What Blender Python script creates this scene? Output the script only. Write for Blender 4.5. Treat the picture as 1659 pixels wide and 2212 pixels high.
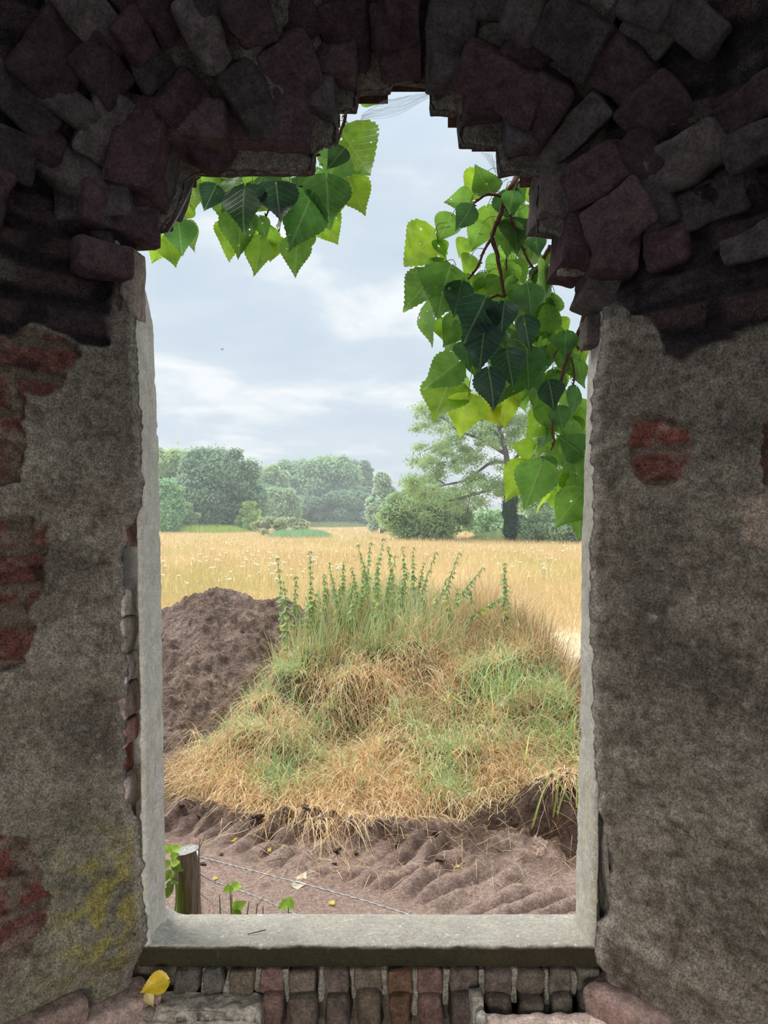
import bpy, math, random
import numpy as np
from mathutils import Vector, Matrix

for o in list(bpy.data.objects): bpy.data.objects.remove(o)
SC = bpy.context.scene
COL = SC.collection
rng = np.random.default_rng(7)
random.seed(7)

# ------------------------------------------------------------------ camera
F, U0, V0 = 1662.0, 829.5, 1120.0          # focal length in pixels, vertical axis, horizon row
cam = bpy.data.cameras.new('camera'); camo = bpy.data.objects.new('camera', cam); COL.objects.link(camo)
cam.sensor_fit = 'VERTICAL'; cam.sensor_height = 36; cam.lens = F/2212*36
cam.shift_y = (V0-1106)/2212
cam.clip_start = .02; cam.clip_end = 2000
camo.location = (0, 0, 0); camo.rotation_euler = (math.pi/2, 0, 0)
SC.camera = camo
# eye at z = 0, outside ground at z = G
G = -1.5

# ------------------------------------------------------------------ exposure
vs = SC.view_settings
vs.view_transform = 'Standard'; vs.look = 'None'; vs.gamma = 1; vs.use_curve_mapping = False
vs.exposure = 0.0

# ------------------------------------------------------------------ sky (overcast, brightest overhead)
W = bpy.data.worlds.new('world'); SC.world = W; W.use_nodes = True
def N(nt, t, **kw):
    n = nt.nodes.new(t)
    for k, v in kw.items():
        if k.startswith('i_'):
            key = k[2:]
            n.inputs[int(key) if key.isdigit() else key.replace('_', ' ')].default_value = v
        else: setattr(n, k, v)
    return n
def build_sky():
    nt = W.node_tree; nt.nodes.clear(); L = nt.links.new
    tc = N(nt, 'ShaderNodeTexCoord'); sep = N(nt, 'ShaderNodeSeparateXYZ'); L(tc.outputs['Generated'], sep.inputs[0])
    zc = N(nt, 'ShaderNodeMath', operation='MAXIMUM', i_1=.0); L(sep.outputs['Z'], zc.inputs[0])
    za = N(nt, 'ShaderNodeMath', operation='ADD', i_1=.16); L(zc.outputs[0], za.inputs[0])
    dx = N(nt, 'ShaderNodeMath', operation='DIVIDE'); L(sep.outputs['X'], dx.inputs[0]); L(za.outputs[0], dx.inputs[1])
    dy = N(nt, 'ShaderNodeMath', operation='DIVIDE'); L(sep.outputs['Y'], dy.inputs[0]); L(za.outputs[0], dy.inputs[1])
    cb = N(nt, 'ShaderNodeCombineXYZ', i_2=.35); L(dx.outputs[0], cb.inputs[0]); L(dy.outputs[0], cb.inputs[1])
    n1 = N(nt, 'ShaderNodeTexNoise', i_Scale=2.1, i_Detail=7.0, i_Roughness=.50, i_Distortion=.25); L(cb.outputs[0], n1.inputs['Vector'])
    r1 = N(nt, 'ShaderNodeValToRGB'); L(n1.outputs['Fac'], r1.inputs[0])
    e = r1.color_ramp.elements
    e[0].position = .36; e[0].color = (.58, .69, .81, 1)
    e[1].position = .64; e[1].color = (.92, .96, .99, 1)
    m = e.new(.5); m.color = (.64, .75, .85, 1)
    # brighter toward the zenith, as an overcast sky is
    rz = N(nt, 'ShaderNodeMapRange', i_1=.42, i_2=1.0, i_3=1.0, i_4=2.3); L(zc.outputs[0], rz.inputs[0])
    mul = N(nt, 'ShaderNodeMix', data_type='RGBA', blend_type='MULTIPLY'); mul.inputs[0].default_value = 1
    L(r1.outputs[0], mul.inputs[6]); L(rz.outputs[0], mul.inputs[7])
    bg = N(nt, 'ShaderNodeBackground', i_Strength=1.0); L(mul.outputs[2], bg.inputs[0])
    out = N(nt, 'ShaderNodeOutputWorld'); L(bg.outputs[0], out.inputs[0])
build_sky()

# veiled sun behind the clouds, high on the left
sl = bpy.data.lights.new('sun', 'SUN'); sl.energy = 4.2; sl.angle = math.radians(35); sl.color = (1, .96, .88)
so = bpy.data.objects.new('sun', sl); COL.objects.link(so); so.rotation_euler = (math.radians(-14), math.radians(-30), 0)

# area light added low behind the camera, as if from an unseen doorway
al = bpy.data.lights.new('added_door_light', 'AREA'); al.shape = 'RECTANGLE'; al.size = 1.3; al.size_y = 1.0
al.energy = 30; al.color = (1, .94, .86); al.spread = math.radians(92)
ao = bpy.data.objects.new('added_door_light', al); COL.objects.link(ao)
ao.location = (-.25, -1.9, -.85)
ao.rotation_euler = (Vector((0.0, 1.7, -2.3))-Vector(ao.location)).to_track_quat('-Z', 'Y').to_euler()

# area light added overhead, as if from an unseen hole in the roof
rl = bpy.data.lights.new('added_roof_light', 'AREA'); rl.shape = 'RECTANGLE'; rl.size = 1.7; rl.size_y = .85
rl.energy = 9; rl.color = (1, .95, .88)
ro = bpy.data.objects.new('added_roof_light', rl); COL.objects.link(ro); ro.location = (-.15, .62, 2.19); ro.rotation_euler = (0, 0, 0)

# ------------------------------------------------------------------ helpers
def P(u, v, y): return np.array([(u-U0)/F*y, y, -(v-V0)/F*y])
def on_ground(u, v, h=0.0):
    y = (-G-h)*F/(v-V0); return P(u, v, y)

_perm = np.random.default_rng(3).permutation(256); _perm = np.concatenate([_perm, _perm])
_grad = np.random.default_rng(4).normal(size=(256, 3)); _grad /= np.linalg.norm(_grad, axis=1)[:, None]
def perlin(p):
    p = np.asarray(p, float); i = np.floor(p).astype(int); f = p-i; i &= 255
    w = f*f*f*(f*(f*6-15)+10); out = np.zeros(len(p))
    for dx in (0, 1):
        for dy in (0, 1):
            for dz in (0, 1):
                h = _perm[(_perm[(_perm[(i[:, 0]+dx) & 255]+i[:, 1]+dy) & 255]+i[:, 2]+dz) & 255]
                g = _grad[h]; d = f-np.array([dx, dy, dz])
                k = (w[:, 0] if dx else 1-w[:, 0])*(w[:, 1] if dy else 1-w[:, 1])*(w[:, 2] if dz else 1-w[:, 2])
                out += k*(g*d).sum(1)
    return out*1.6
def fbm(p, s=1.0, o=4, r=.5):
    p = np.asarray(p, float)*s; a = 1.0; t = 0; out = np.zeros(len(p))
    for k in range(o): out += a*perlin(p+17.3*k); t += a; a *= r; p = p*2.03
    return out/t*1.5
def ridged(p, s=1.0, o=4): 
    p = np.asarray(p, float)*s; a = 1.0; t = 0; out = np.zeros(len(p))
    for k in range(o): out += a*(1-np.abs(perlin(p+9.1*k))*2); t += a; a *= .5; p = p*2.1
    return out/t
def sst(x, a=0., b=1.): t = np.clip((x-a)/(b-a), 0, 1); return t*t*(3-2*t)
def mix(a, b, t): t = np.asarray(t)[..., None]; return np.asarray(a)*(1-t)+np.asarray(b)*t
def norm(v): return v/np.maximum(np.linalg.norm(v, axis=-1, keepdims=True), 1e-9)

class MB:
    def __init__(s): s.v = []; s.q = []; s.t = []; s.c = []; s.uv = []; s.n = 0; s.hasuv = False
    def add(s, v, q=None, t=None, c=None, uv=None):
        v = np.asarray(v, float).reshape(-1, 3); s.v.append(v)
        if q is not None and len(q): s.q.append(np.asarray(q, int).reshape(-1, 4)+s.n)
        if t is not None and len(t): s.t.append(np.asarray(t, int).reshape(-1, 3)+s.n)
        c = np.array([1., 1, 1]) if c is None else np.asarray(c, float)
        s.c.append(np.broadcast_to(c, (len(v), 3)))
        if uv is not None: s.hasuv = True
        s.uv.append(np.zeros((len(v), 2)) if uv is None else np.asarray(uv, float))
        s.n += len(v)
    def build(s, name, mat, parent=None, smooth=True, origin=None):
        V = np.concatenate(s.v); C = np.concatenate(s.c); UV = np.concatenate(s.uv)
        if origin is None:
            if parent is not None: origin = np.array(parent.location)
            else: origin = np.array([(V[:, 0].min()+V[:, 0].max())/2, (V[:, 1].min()+V[:, 1].max())/2, V[:, 2].min()])
        origin = np.asarray(origin, float)
        q = np.concatenate(s.q) if s.q else np.zeros((0, 4), int); t = np.concatenate(s.t) if s.t else np.zeros((0, 3), int)
        me = bpy.data.meshes.new(name); me.vertices.add(len(V)); me.vertices.foreach_set('co', (V-origin).ravel())
        me.loops.add(len(q)*4+len(t)*3); me.loops.foreach_set('vertex_index', np.concatenate([q.ravel(), t.ravel()]).astype(np.int32))
        me.polygons.add(len(q)+len(t))
        st = np.concatenate([np.arange(len(q))*4, len(q)*4+np.arange(len(t))*3]).astype(np.int32)
        me.polygons.foreach_set('loop_start', st)
        me.polygons.foreach_set('use_smooth', np.full(len(q)+len(t), smooth))
        me.update(calc_edges=True)
        ca = me.color_attributes.new('col', 'FLOAT_COLOR', 'POINT')
        ca.data.foreach_set('color', np.concatenate([C, np.ones((len(C), 1))], 1).ravel().astype(np.float32))
        if s.hasuv:
            at = me.attributes.new('luv', 'FLOAT2', 'POINT'); at.data.foreach_set('vector', UV.ravel().astype(np.float32))
        me.materials.append(mat)
        o = bpy.data.objects.new(name, me); COL.objects.link(o)
        if parent is not None:
            o.parent = parent; o.location = origin-np.array(parent.location)
        else: o.location = origin
        return o
def tag(o, label=None, cat=None, group=None, kind=None):
    if label: o['label'] = label
    if cat: o['category'] = cat
    if group: o['group'] = group
    if kind: o['kind'] = kind
    return o
def thing(name, loc, label, cat, group=None, kind=None):
    o = bpy.data.objects.new(name, None); COL.objects.link(o); o.location = loc; o.empty_display_size = .1
    return tag(o, label, cat, group, kind)
def gridq(nr, nc):
    i = np.arange(nr-1)[:, None]*nc+np.arange(nc-1)[None, :]
    return np.stack([i, i+1, i+nc+1, i+nc], -1).reshape(-1, 4)

def tube(mb, pts, rad, c=None, n=7, jitter=0.):
    pts = np.asarray(pts, float); m = len(pts); rad = np.broadcast_to(rad, (m,))
    tan = norm(np.gradient(pts, axis=0)); a = np.array([0, 0, 1.]) if abs(tan[0][2]) < .9 else np.array([1., 0, 0])
    V = []
    for i in range(m):
        b = norm(np.cross(tan[i], a)); a = norm(np.cross(b, tan[i]))
        th = np.arange(n)*2*np.pi/n
        r = rad[i]*(1+jitter*rng.uniform(-1, 1, n))
        V.append(pts[i]+(np.cos(th)*r)[:, None]*a+(np.sin(th)*r)[:, None]*b)
    V = np.concatenate(V)
    i = np.arange(m-1)[:, None]*n+np.arange(n)[None, :]; j = np.arange(m-1)[:, None]*n+(np.arange(n)[None, :]+1) % n
    q = np.stack([i, j, j+n, i+n], -1).reshape(-1, 4)
    k = len(V); V = np.concatenate([V, pts[:1], pts[-1:]])
    t = [[k, (x+1) % n, x] for x in range(n)]+[[k+1, (m-1)*n+x, (m-1)*n+(x+1) % n] for x in range(n)]
    mb.add(V, q, t, c)
def smooth_path(pts, k=6):
    pts = np.asarray(pts, float); out = []
    e = np.concatenate([[2*pts[0]-pts[1]], pts, [2*pts[-1]-pts[-2]]])
    for i in range(1, len(e)-2):
        for t in np.linspace(0, 1, k, endpoint=False):
            out.append(.5*((2*e[i])+(-e[i-1]+e[i+1])*t+(2*e[i-1]-5*e[i]+4*e[i+1]-e[i+2])*t*t+(-e[i-1]+3*e[i]-3*e[i+1]+e[i+2])*t**3))
    out.append(pts[-1]); return np.array(out)

_box_cache = {}
def box_grid(n):
    if n in _box_cache: return _box_cache[n]
    g = np.linspace(-1, 1, n+1); A, B = np.meshgrid(g, g, indexing='ij'); V = []; Q = []; k = 0
    for ax in range(3):
        for sg in (-1, 1):
            p = np.zeros((n+1, n+1, 3)); p[..., ax] = sg; p[..., (ax+1) % 3] = A; p[..., (ax+2) % 3] = B
            q = gridq(n+1, n+1)+k
            if sg < 0: q = q[:, ::-1]
            # orientation so that normals point out
            V.append(p.reshape(-1, 3)); Q.append(q[:, ::-1] if False else q); k += (n+1)**2
    _box_cache[n] = (np.concatenate(V), np.concatenate(Q)); return _box_cache[n]
def rough_brick(mb, center, half, R, c, n=7, rnd=.18, amp=.006, freq=14, seed=0.):
    """irregular worn block; half = half sizes, R = 3x3 with the local axes as columns"""
    V, Q = box_grid(n); half = np.asarray(half, float)
    r = min(half)*rnd*2
    inner = np.clip(V*half, -(half-r), half-r); d = V*half-inner
    p = inner+norm(d)*np.minimum(np.linalg.norm(d, axis=1, keepdims=True), r)
    w = p@np.asarray(R).T+np.asarray(center)
    nn = norm(p/half)@np.asarray(R).T
    s = seed*7.7
    w = w+nn*(amp*fbm(w+s, freq, 3)[:, None]) + np.stack([fbm(w+s+k*5.1, freq*.45, 2) for k in (1, 2, 3)], 1)*amp*1.3
    mb.add(w, Q, c=c)

# ------------------------------------------------------------------ materials
def mat_attr(name, rough=.9, nscale=40, namt=.35, bump=.4, bscale=60, bdist=.004, spec=.2, fine=300, transl=0., detail=8., scale_vec=None, speck=0.):
    m = bpy.data.materials.new(name); m.use_nodes = True; nt = m.node_tree; nt.nodes.clear(); L = nt.links.new
    at = N(nt, 'ShaderNodeAttribute', attribute_name='col'); ge = N(nt, 'ShaderNodeNewGeometry')
    pos = ge.outputs['Position']
    if scale_vec:
        mp = N(nt, 'ShaderNodeMapping'); mp.inputs['Scale'].default_value = scale_vec; L(pos, mp.inputs[0]); pos = mp.outputs[0]
    no = N(nt, 'ShaderNodeTexNoise', i_Scale=nscale, i_Detail=detail, i_Roughness=.65); L(pos, no.inputs['Vector'])
    mr = N(nt, 'ShaderNodeMapRange', i_1=.3, i_2=.7, i_3=1-namt, i_4=1+namt); L(no.outputs['Fac'], mr.inputs[0])
    mu = N(nt, 'ShaderNodeMix', data_type='RGBA', blend_type='MULTIPLY'); mu.inputs[0].default_value = 1
    L(at.outputs['Color'], mu.inputs[6]); L(mr.outputs[0], mu.inputs[7])
    if speck > 0:
        n2 = N(nt, 'ShaderNodeTexNoise', i_Scale=fine, i_Detail=4.0, i_Roughness=.6); L(pos, n2.inputs['Vector'])
        m2 = N(nt, 'ShaderNodeMapRange', i_1=.34, i_2=.68, i_3=1-speck*.8, i_4=1+speck*1.1); L(n2.outputs['Fac'], m2.inputs[0])
        mu2 = N(nt, 'ShaderNodeMix', data_type='RGBA', blend_type='MULTIPLY'); mu2.inputs[0].default_value = 1
        L(mu.outputs[2], mu2.inputs[6]); L(m2.outputs[0], mu2.inputs[7]); mu = mu2
    bs = N(nt, 'ShaderNodeBsdfPrincipled', i_Roughness=rough); bs.inputs['Specular IOR Level'].default_value = spec
    L(mu.outputs[2], bs.inputs['Base Color'])
    if bump > 0:
        nb = N(nt, 'ShaderNodeTexNoise', i_Scale=bscale, i_Detail=10.0, i_Roughness=.7); L(pos, nb.inputs['Vector'])
        bu = N(nt, 'ShaderNodeBump', i_Strength=bump, i_Distance=bdist); L(nb.outputs['Fac'], bu.inputs['Height']); L(bu.outputs[0], bs.inputs['Normal'])
    out = N(nt, 'ShaderNodeOutputMaterial')
    if transl > 0:
        tr = N(nt, 'ShaderNodeBsdfTranslucent'); L(mu.outputs[2], tr.inputs[0])
        mx = N(nt, 'ShaderNodeMixShader', i_0=transl); L(bs.outputs[0], mx.inputs[1]); L(tr.outputs[0], mx.inputs[2]); L(mx.outputs[0], out.inputs[0])
    else: L(bs.outputs[0], out.inputs[0])
    return m
M_PLASTER = mat_attr('old_plaster', .95, 55, .42, 1.0, 85, .014, .1, fine=230, speck=.6)
M_CONC = mat_attr('concrete', .9, 90, .22, .7, 150, .004, .15, fine=330, speck=.28)
M_BRICK = mat_attr('old_brick', .95, 38, .45, 1.0, 50, .014, .1, fine=170, speck=.35)
M_SOIL = mat_attr('soil', .95, 40, .30, 1.0, 60, .03, .1, fine=110, speck=.35)
M_HEAP = mat_attr('compost', .95, 16, .45, 1.0, 26, .08, .1, fine=70, speck=.45)
M_GRASS = mat_attr('grass_blade', .75, 12, .12, 0, transl=.35, spec=.2)
M_TREE = mat_attr('tree_foliage', .8, .9, .22, 0, transl=.45, spec=.12)
M_BARK = mat_attr('bark', .95, 30, .4, .9, 40, .01, .1)
M_TWIG = mat_attr('twig_bark', .9, 90, .4, .6, 200, .003, .15)
M_WOOD = mat_attr('weathered_wood', .95, 35, .5, .9, 45, .008, .1, scale_vec=(3, 3, .35))
M_MEADOW = mat_attr('meadow_ground', .95, 2.2, .16, .6, 30, .05, .05)
M_PLAIN = mat_attr('plain', .8, 60, .15, 0, transl=.2)
M_WIRE = mat_attr('galvanised_wire', .45, 200, .2, 0, spec=.6)

def leaf_material(name, holes=True, dens=1.0):
    m = bpy.data.materials.new(name); m.use_nodes = True; nt = m.node_tree; nt.nodes.clear(); L = nt.links.new
    at = N(nt, 'ShaderNodeAttribute', attribute_name='col'); uv = N(nt, 'ShaderNodeAttribute', attribute_name='luv')
    sp = N(nt, 'ShaderNodeSeparateXYZ'); L(uv.outputs['Vector'], sp.inputs[0])
    ax = N(nt, 'ShaderNodeMath', operation='ABSOLUTE'); L(sp.outputs[0], ax.inputs[0])
    # side veins: lines of constant (t - .55|u|)
    a = N(nt, 'ShaderNodeMath', operation='MULTIPLY_ADD', i_1=-.7); L(ax.outputs[0], a.inputs[0]); L(sp.outputs[1], a.inputs[2])
    b = N(nt, 'ShaderNodeMath', operation='MULTIPLY', i_1=7.5); L(a.outputs[0], b.inputs[0])
    c = N(nt, 'ShaderNodeMath', operation='PINGPONG', i_1=.5); L(b.outputs[0], c.inputs[0])
    v1 = N(nt, 'ShaderNodeMapRange', i_1=.0, i_2=.07, i_3=.55, i_4=0.); L(c.outputs[0], v1.inputs[0])
    v2 = N(nt, 'ShaderNodeMapRange', i_1=.012, i_2=.024, i_3=1., i_4=0.); L(ax.outputs[0], v2.inputs[0])
    mxv = N(nt, 'ShaderNodeMath', operation='MAXIMUM'); L(v1.outputs[0], mxv.inputs[0]); L(v2.outputs[0], mxv.inputs[1])
    vm = N(nt, 'ShaderNodeMath', operation='MULTIPLY', i_1=.6); L(mxv.outputs[0], vm.inputs[0])
    ge = N(nt, 'ShaderNodeNewGeometry')
    no = N(nt, 'ShaderNodeTexNoise', i_Scale=35., i_Detail=5.); L(ge.outputs['Position'], no.inputs['Vector'])
    mr = N(nt, 'ShaderNodeMapRange', i_1=.3, i_2=.7, i_3=.78, i_4=1.22); L(no.outputs['Fac'], mr.inputs[0])
    base = N(nt, 'ShaderNodeMix', data_type='RGBA', blend_type='MULTIPLY'); base.inputs[0].default_value = 1
    L(at.outputs['Color'], base.inputs[6]); L(mr.outputs[0], base.inputs[7])
    ve = N(nt, 'ShaderNodeMix', data_type='RGBA', blend_type='MIX'); L(vm.outputs[0], ve.inputs[0]); L(base.outputs[2], ve.inputs[6])
    vc = N(nt, 'ShaderNodeMix', data_type='RGBA', blend_type='MIX'); vc.inputs[0].default_value = .45
    L(at.outputs['Color'], vc.inputs[6]); vc.inputs[7].default_value = (.55, .62, .25, 1); L(vc.outputs[2], ve.inputs[7])
    bs = N(nt, 'ShaderNodeBsdfPrincipled', i_Roughness=.38); bs.inputs['Specular IOR Level'].default_value = .45
    dk = N(nt, 'ShaderNodeMix', data_type='RGBA', blend_type='MULTIPLY'); dk.inputs[0].default_value = 1; dk.inputs[7].default_value = (.38, .52, .75, 1) if holes else (.95, .95, .95, 1)
    L(ve.outputs[2], dk.inputs[6]); L(dk.outputs[2], bs.inputs['Base Color'])
    tr = N(nt, 'ShaderNodeBsdfTranslucent'); L(ve.outputs[2], tr.inputs[0])
    mx = N(nt, 'ShaderNodeMixShader', i_0=.55 if holes else .4); L(bs.outputs[0], mx.inputs[1]); L(tr.outputs[0], mx.inputs[2])
    bu = N(nt, 'ShaderNodeBump', i_Strength=.3, i_Distance=.003); L(mxv.outputs[0], bu.inputs['Height']); L(bu.outputs[0], bs.inputs['Normal'])
    out = N(nt, 'ShaderNodeOutputMaterial')
    if holes:
        vo = N(nt, 'ShaderNodeTexVoronoi', i_Scale=55.); L(ge.outputs['Position'], vo.inputs['Vector'])
        sc = N(nt, 'ShaderNodeSeparateColor'); L(vo.outputs['Color'], sc.inputs[0])
        th = N(nt, 'ShaderNodeMapRange', i_1=.82, i_2=1., i_3=.05, i_4=.24); L(sc.outputs[0], th.inputs[0])
        lt = N(nt, 'ShaderNodeMath', operation='LESS_THAN'); L(vo.outputs['Distance'], lt.inputs[0]); L(th.outputs[0], lt.inputs[1])
        tp = N(nt, 'ShaderNodeBsdfTransparent'); m2 = N(nt, 'ShaderNodeMixShader'); L(lt.outputs[0], m2.inputs[0]); L(mx.outputs[0], m2.inputs[1]); L(tp.outputs[0], m2.inputs[2])
        L(m2.outputs[0], out.inputs[0])
    else: L(mx.outputs[0], out.inputs[0])
    return m
M_LEAF = leaf_material('poplar_leaf'); M_LEAF2 = leaf_material('herb_leaf', False)

# ==================================================================== THE WALL AROUND THE OPENING
YF, YO, YW = 1.745, 1.90, 1.728                      # inner and outer face of the concrete window frame
EDGE_L = [(281,2260),(281,2130),(290,2090),(314,2046),(314,1995),(305,1940),(302,1877),(297,1789),(283,1752),(270,1716),(266,1620),(268,1558),(257,1521),
          (272,1506),(273,1400),(269,1396),(259,1317),(266,1270),(261,1206),(267,1175),(269,1143),(294,1118),(302,1095),(306,1045),(302,985),(299,890),(296,795),(288,700),(286,620),(280,560)]
ARCH = [(290,540),(325,535),(362,480),(378,465),(392,430),(405,395),(425,380),(560,372),(672,374),(675,335),(724,308),(726,252),(768,238),(772,200),
        (825,200),(870,178),(925,186),(935,240),(992,250),(998,315),(1072,320),(1082,375),(1165,385),(1158,440),(1160,505),(1205,515),(1200,600),(1255,600),(1300,640)]
EDGE_R = [(1309,672),(1302,727),(1291,788),(1283,853),(1279,907),(1281,998),(1285,1106),(1279,1161),(1278,1287),(1279,1396),(1283,1400),(1285,1510),(1289,1657),
          (1298,1749),(1311,1804),(1322,1859),(1317,1969),(1294,2005),(1291,2079),(1311,2112),(1310,2138),(1310,2260)]
def poly_xz(px, y): return np.array([[(u-U0)/F*y, -(v-V0)/F*y] for u, v in px])
OPEN = np.concatenate([poly_xz(EDGE_L, YW), poly_xz(ARCH, 1.79), poly_xz(EDGE_R, YW)])
OPEN[0, 1] = OPEN[-1, 1] = -2.2
def sdist(pts, poly):
    """signed distance, positive outside"""
    d = np.full(len(pts), 1e9); ins = np.zeros(len(pts), bool); n = len(poly)
    for i in range(n):
        a = poly[i]; b = poly[(i+1) % n]; e = b-a; w = pts-a
        t = np.clip((w@e)/max(e@e, 1e-12), 0, 1); d = np.minimum(d, ((w-t[:, None]*e)**2).sum(1))
        c = ((a[1] > pts[:, 1]) != (b[1] > pts[:, 1]))
        if abs(e[1]) > 1e-12:
            xi = a[0]+(pts[:, 1]-a[1])*e[0]/e[1]; ins ^= c & (pts[:, 0] < xi)
    d = np.sqrt(d); return np.where(ins, -d, d)
def wall_base(X, Z, d):
    up = sst(Z, .35, .75)
    k = .95-.1*up
    return (YW+.06*up)-k*np.clip(d, 0, .52)
def solve(px):
    """world X,Z on the splayed wall seen at the given pixels"""
    px = np.asarray(px, float); Y = np.full(len(px), 1.6)
    for _ in range(25):
        X = (px[:, 0]-U0)/F*Y; Z = -(px[:, 1]-V0)/F*Y; d = sdist(np.stack([X, Z], 1), OPEN)
        Y = .5*Y+.5*wall_base(X, Z, d)
    return np.stack([X, Z], 1), Y, d
# places where the plaster has fallen off
PL1 = [(-260,700),(0,704),(60,712),(130,728),(165,742),(180,765),(150,805),(125,845),(85,862),(52,850),(50,900),(45,1000),(38,1042),(0,1052),(-260,1050)]
PL2 = [(-260,1118),(0,1120),(60,1115),(105,1135),(95,1210),(92,1270),(62,1320),(72,1360),(50,1430),(0,1455),(-260,1450)]
PL3 = [(-260,1795),(0,1800),(60,1815),(90,1880),(106,1940),(92,2000),(60,2060),(30,2110),(0,2125),(-260,2120)]
PR1 = [(1368,905),(1410,893),(1450,898),(1480,918),(1502,962),(1496,995),(1470,1040),(1440,1052),(1400,1050),(1368,1020),(1362,960)]
PR2 = [(1652,915),(1700,900),(1900,900),(1900,1060),(1660,1048),(1648,985)]
TOPZ = [(-700,695),(60,708),(150,722),(175,738),(235,742),(243,700),(252,650),(285,560),(290,500),(330,-900),(1340,-900),(1325,640),(1395,690),(1440,765),(1480,775),(1530,745),(1600,722),(1700,700),(2400,690),(2400,-2200),(-700,-2200)]
PATCHES = [solve(p)[0] for p in (PL1, PL2, PL3, PR1, PR2)]
TOPP = solve(TOPZ)[0]

def brick_pattern(X, Z, bw=.215, bh=.073, mo=.012):
    """0 in the mortar, 1 on the brick, plus a random per brick"""
    pw = np.stack([X*3, np.zeros_like(X), Z*3], 1); Zw = Z+.010*fbm(pw, 2.5, 2); Xw = X+.012*fbm(pw+9, 2.5, 2)
    r = np.floor(Zw/bh); fz = Zw/bh-r; off = (r % 2)*.5; fx = Xw/bw+off; ci = np.floor(fx); fx = fx-ci
    e = np.minimum(np.minimum(fz, 1-fz)*bh, np.minimum(fx, 1-fx)*bw)
    rnd = np.modf(np.abs(np.sin(r*12.99+ci*78.2)*4375.5))[0]
    return sst(e, mo*.3, mo*1.1), rnd
def wall_surface(X, Z):
    p3 = np.stack([X, np.zeros_like(X), Z], 1)
    edge_n = .006*fbm(p3, 40, 3)+.004*fbm(p3+5, 12, 2)
    d = sdist(np.stack([X, Z], 1), OPEN)+edge_n
    Y = wall_base(X, Z, d)
    top = sst(-sdist(np.stack([X, Z], 1), TOPP)+.02*fbm(p3, 14, 3), -.004, .008)
    rel = .020*fbm(p3, 4, 3)+.010*fbm(p3+3, 15, 4)+.0032*fbm(p3+8, 60, 3)
    # scattered pits in the plaster
    pit = sst(fbm(p3+31, 26, 2), .62, .95); rel -= .012*pit
    # plaster colours
    g = fbm(p3+40, 6, 4)*.5+.5; g2 = fbm(p3+60, 25, 4)*.5+.5
    col = mix([.215, .180, .140], [.36, .315, .255], np.clip(g, 0, 1)); col = mix(col, [.13, .105, .08], .8*sst(g2, .5, .85)); col = mix(col, [.12, .10, .082], .75*sst(fbm(p3+120, 4.2, 5), .0, .6)); col = mix(col, [.44, .41, .37], .35*sst(fbm(p3+140, 3.5, 4), .25, .8)); col = mix(col, [.11, .09, .07], .5*sst(fbm(p3*[1, 1, .25]+150, 22, 3), .35, .8))
    col = mix(col, [.42, .39, .35], .7*sst(fbm(p3+80, 45, 3), .35, .9))
    col = col*np.where(X < 0, .96, .84)[:, None]; col = mix(col, [.12, .10, .085], .55*sst(Z+.12*fbm(p3+66, 4, 3), .02, .42))  # upper plaster darkened in the colour, imitating light that fades upward
    # yellow lichen low on the left
    lc, _, _ = solve([(235, 1960)]); lx, lz = lc[0]
    li = np.exp(-((X-lx)/.075)**2-((Z-lz)/.13)**2)*sst(fbm(p3+14, 22, 4)+.25, .0, .8)
    col = mix(col, [.36, .29, .055], np.clip(li*1.5, 0, .85))
    gl, _, _ = solve([(120, 2020)]); col = mix(col, [.20, .20, .12], .35*np.exp(-((X-gl[0][0])/.25)**2-((Z-gl[0][1])/.25)**2))
    # pale smooth repair on the right
    rp, _, _ = solve([(1590,1075),(1700,1060),(1800,1060),(1800,1210),(1700,1215),(1610,1170)])
    rs = sst(-sdist(np.stack([X, Z], 1), rp)+.006*fbm(p3, 20, 2), -.004, .006); col = mix(col, [.40, .30, .24], .75*rs); rel += .006*rs
    # bare brick patches
    patch = np.zeros_like(X)
    for pz in PATCHES: patch = np.maximum(patch, sst(-sdist(np.stack([X, Z], 1), pz)+.007*fbm(p3+2, 22, 3), -.003, .006))
    bk, rn = brick_pattern(X, Z)
    bump = fbm(p3+55, 30, 4)
    bc = mix([.20, .072, .055], [.12, .056, .048], rn); bc = mix([.20, .155, .12], bc, bk*sst(fbm(p3+70, 13, 4), -.6, -.1))
    bc = mix(bc, [.28, .20, .17], .6*sst(fbm(p3+90, 28, 3), .2, .7)); bc = mix(bc, [.035, .022, .02], .7*sst(fbm(p3+95, 14, 3), .25, .6))
    prel = -.026+.013*bk+.010*bump-.012*(rn-.5)
    rel = rel*(1-patch)+patch*(rel*.5+prel); col = mix(col, bc, patch)
    # rough rubble brickwork above the plaster, sooty and coloured darker still for shade
    bk2, rn2 = brick_pattern(X+.03, Z+.02, .20, .08, .022)
    tr = -.020+.016*bk2*(.4+rn2)+.024*fbm(p3+23, 8, 4)+.016*ridged(p3+6, 6, 3)
    tc = mix([.022, .018, .020], [.055, .036, .036], np.clip(bk2*rn2*1.4, 0, 1)); tc = mix(tc, [.12, .10, .092], .6*sst(fbm(p3+77, 9, 4), .15, .75))
    rel = rel*(1-top)+top*tr; col = mix(col, tc, top)
    edge = sst(d, -.001, .010)
    Y = Y - rel*sst(d, 0, .03)
    Y = np.where(d < 0, YW+.016+.04*sst(Z, .35, .6), Y+(.014)*(1-edge))
    # rim of broken plaster is paler
    col = mix(col, [.42, .37, .33], .45*(1-sst(d, .004, .016))*(1-top))
    col = np.where((d < 0)[:, None], np.array([.13, .11, .095]), col)
    return Y, col, d, top
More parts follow.
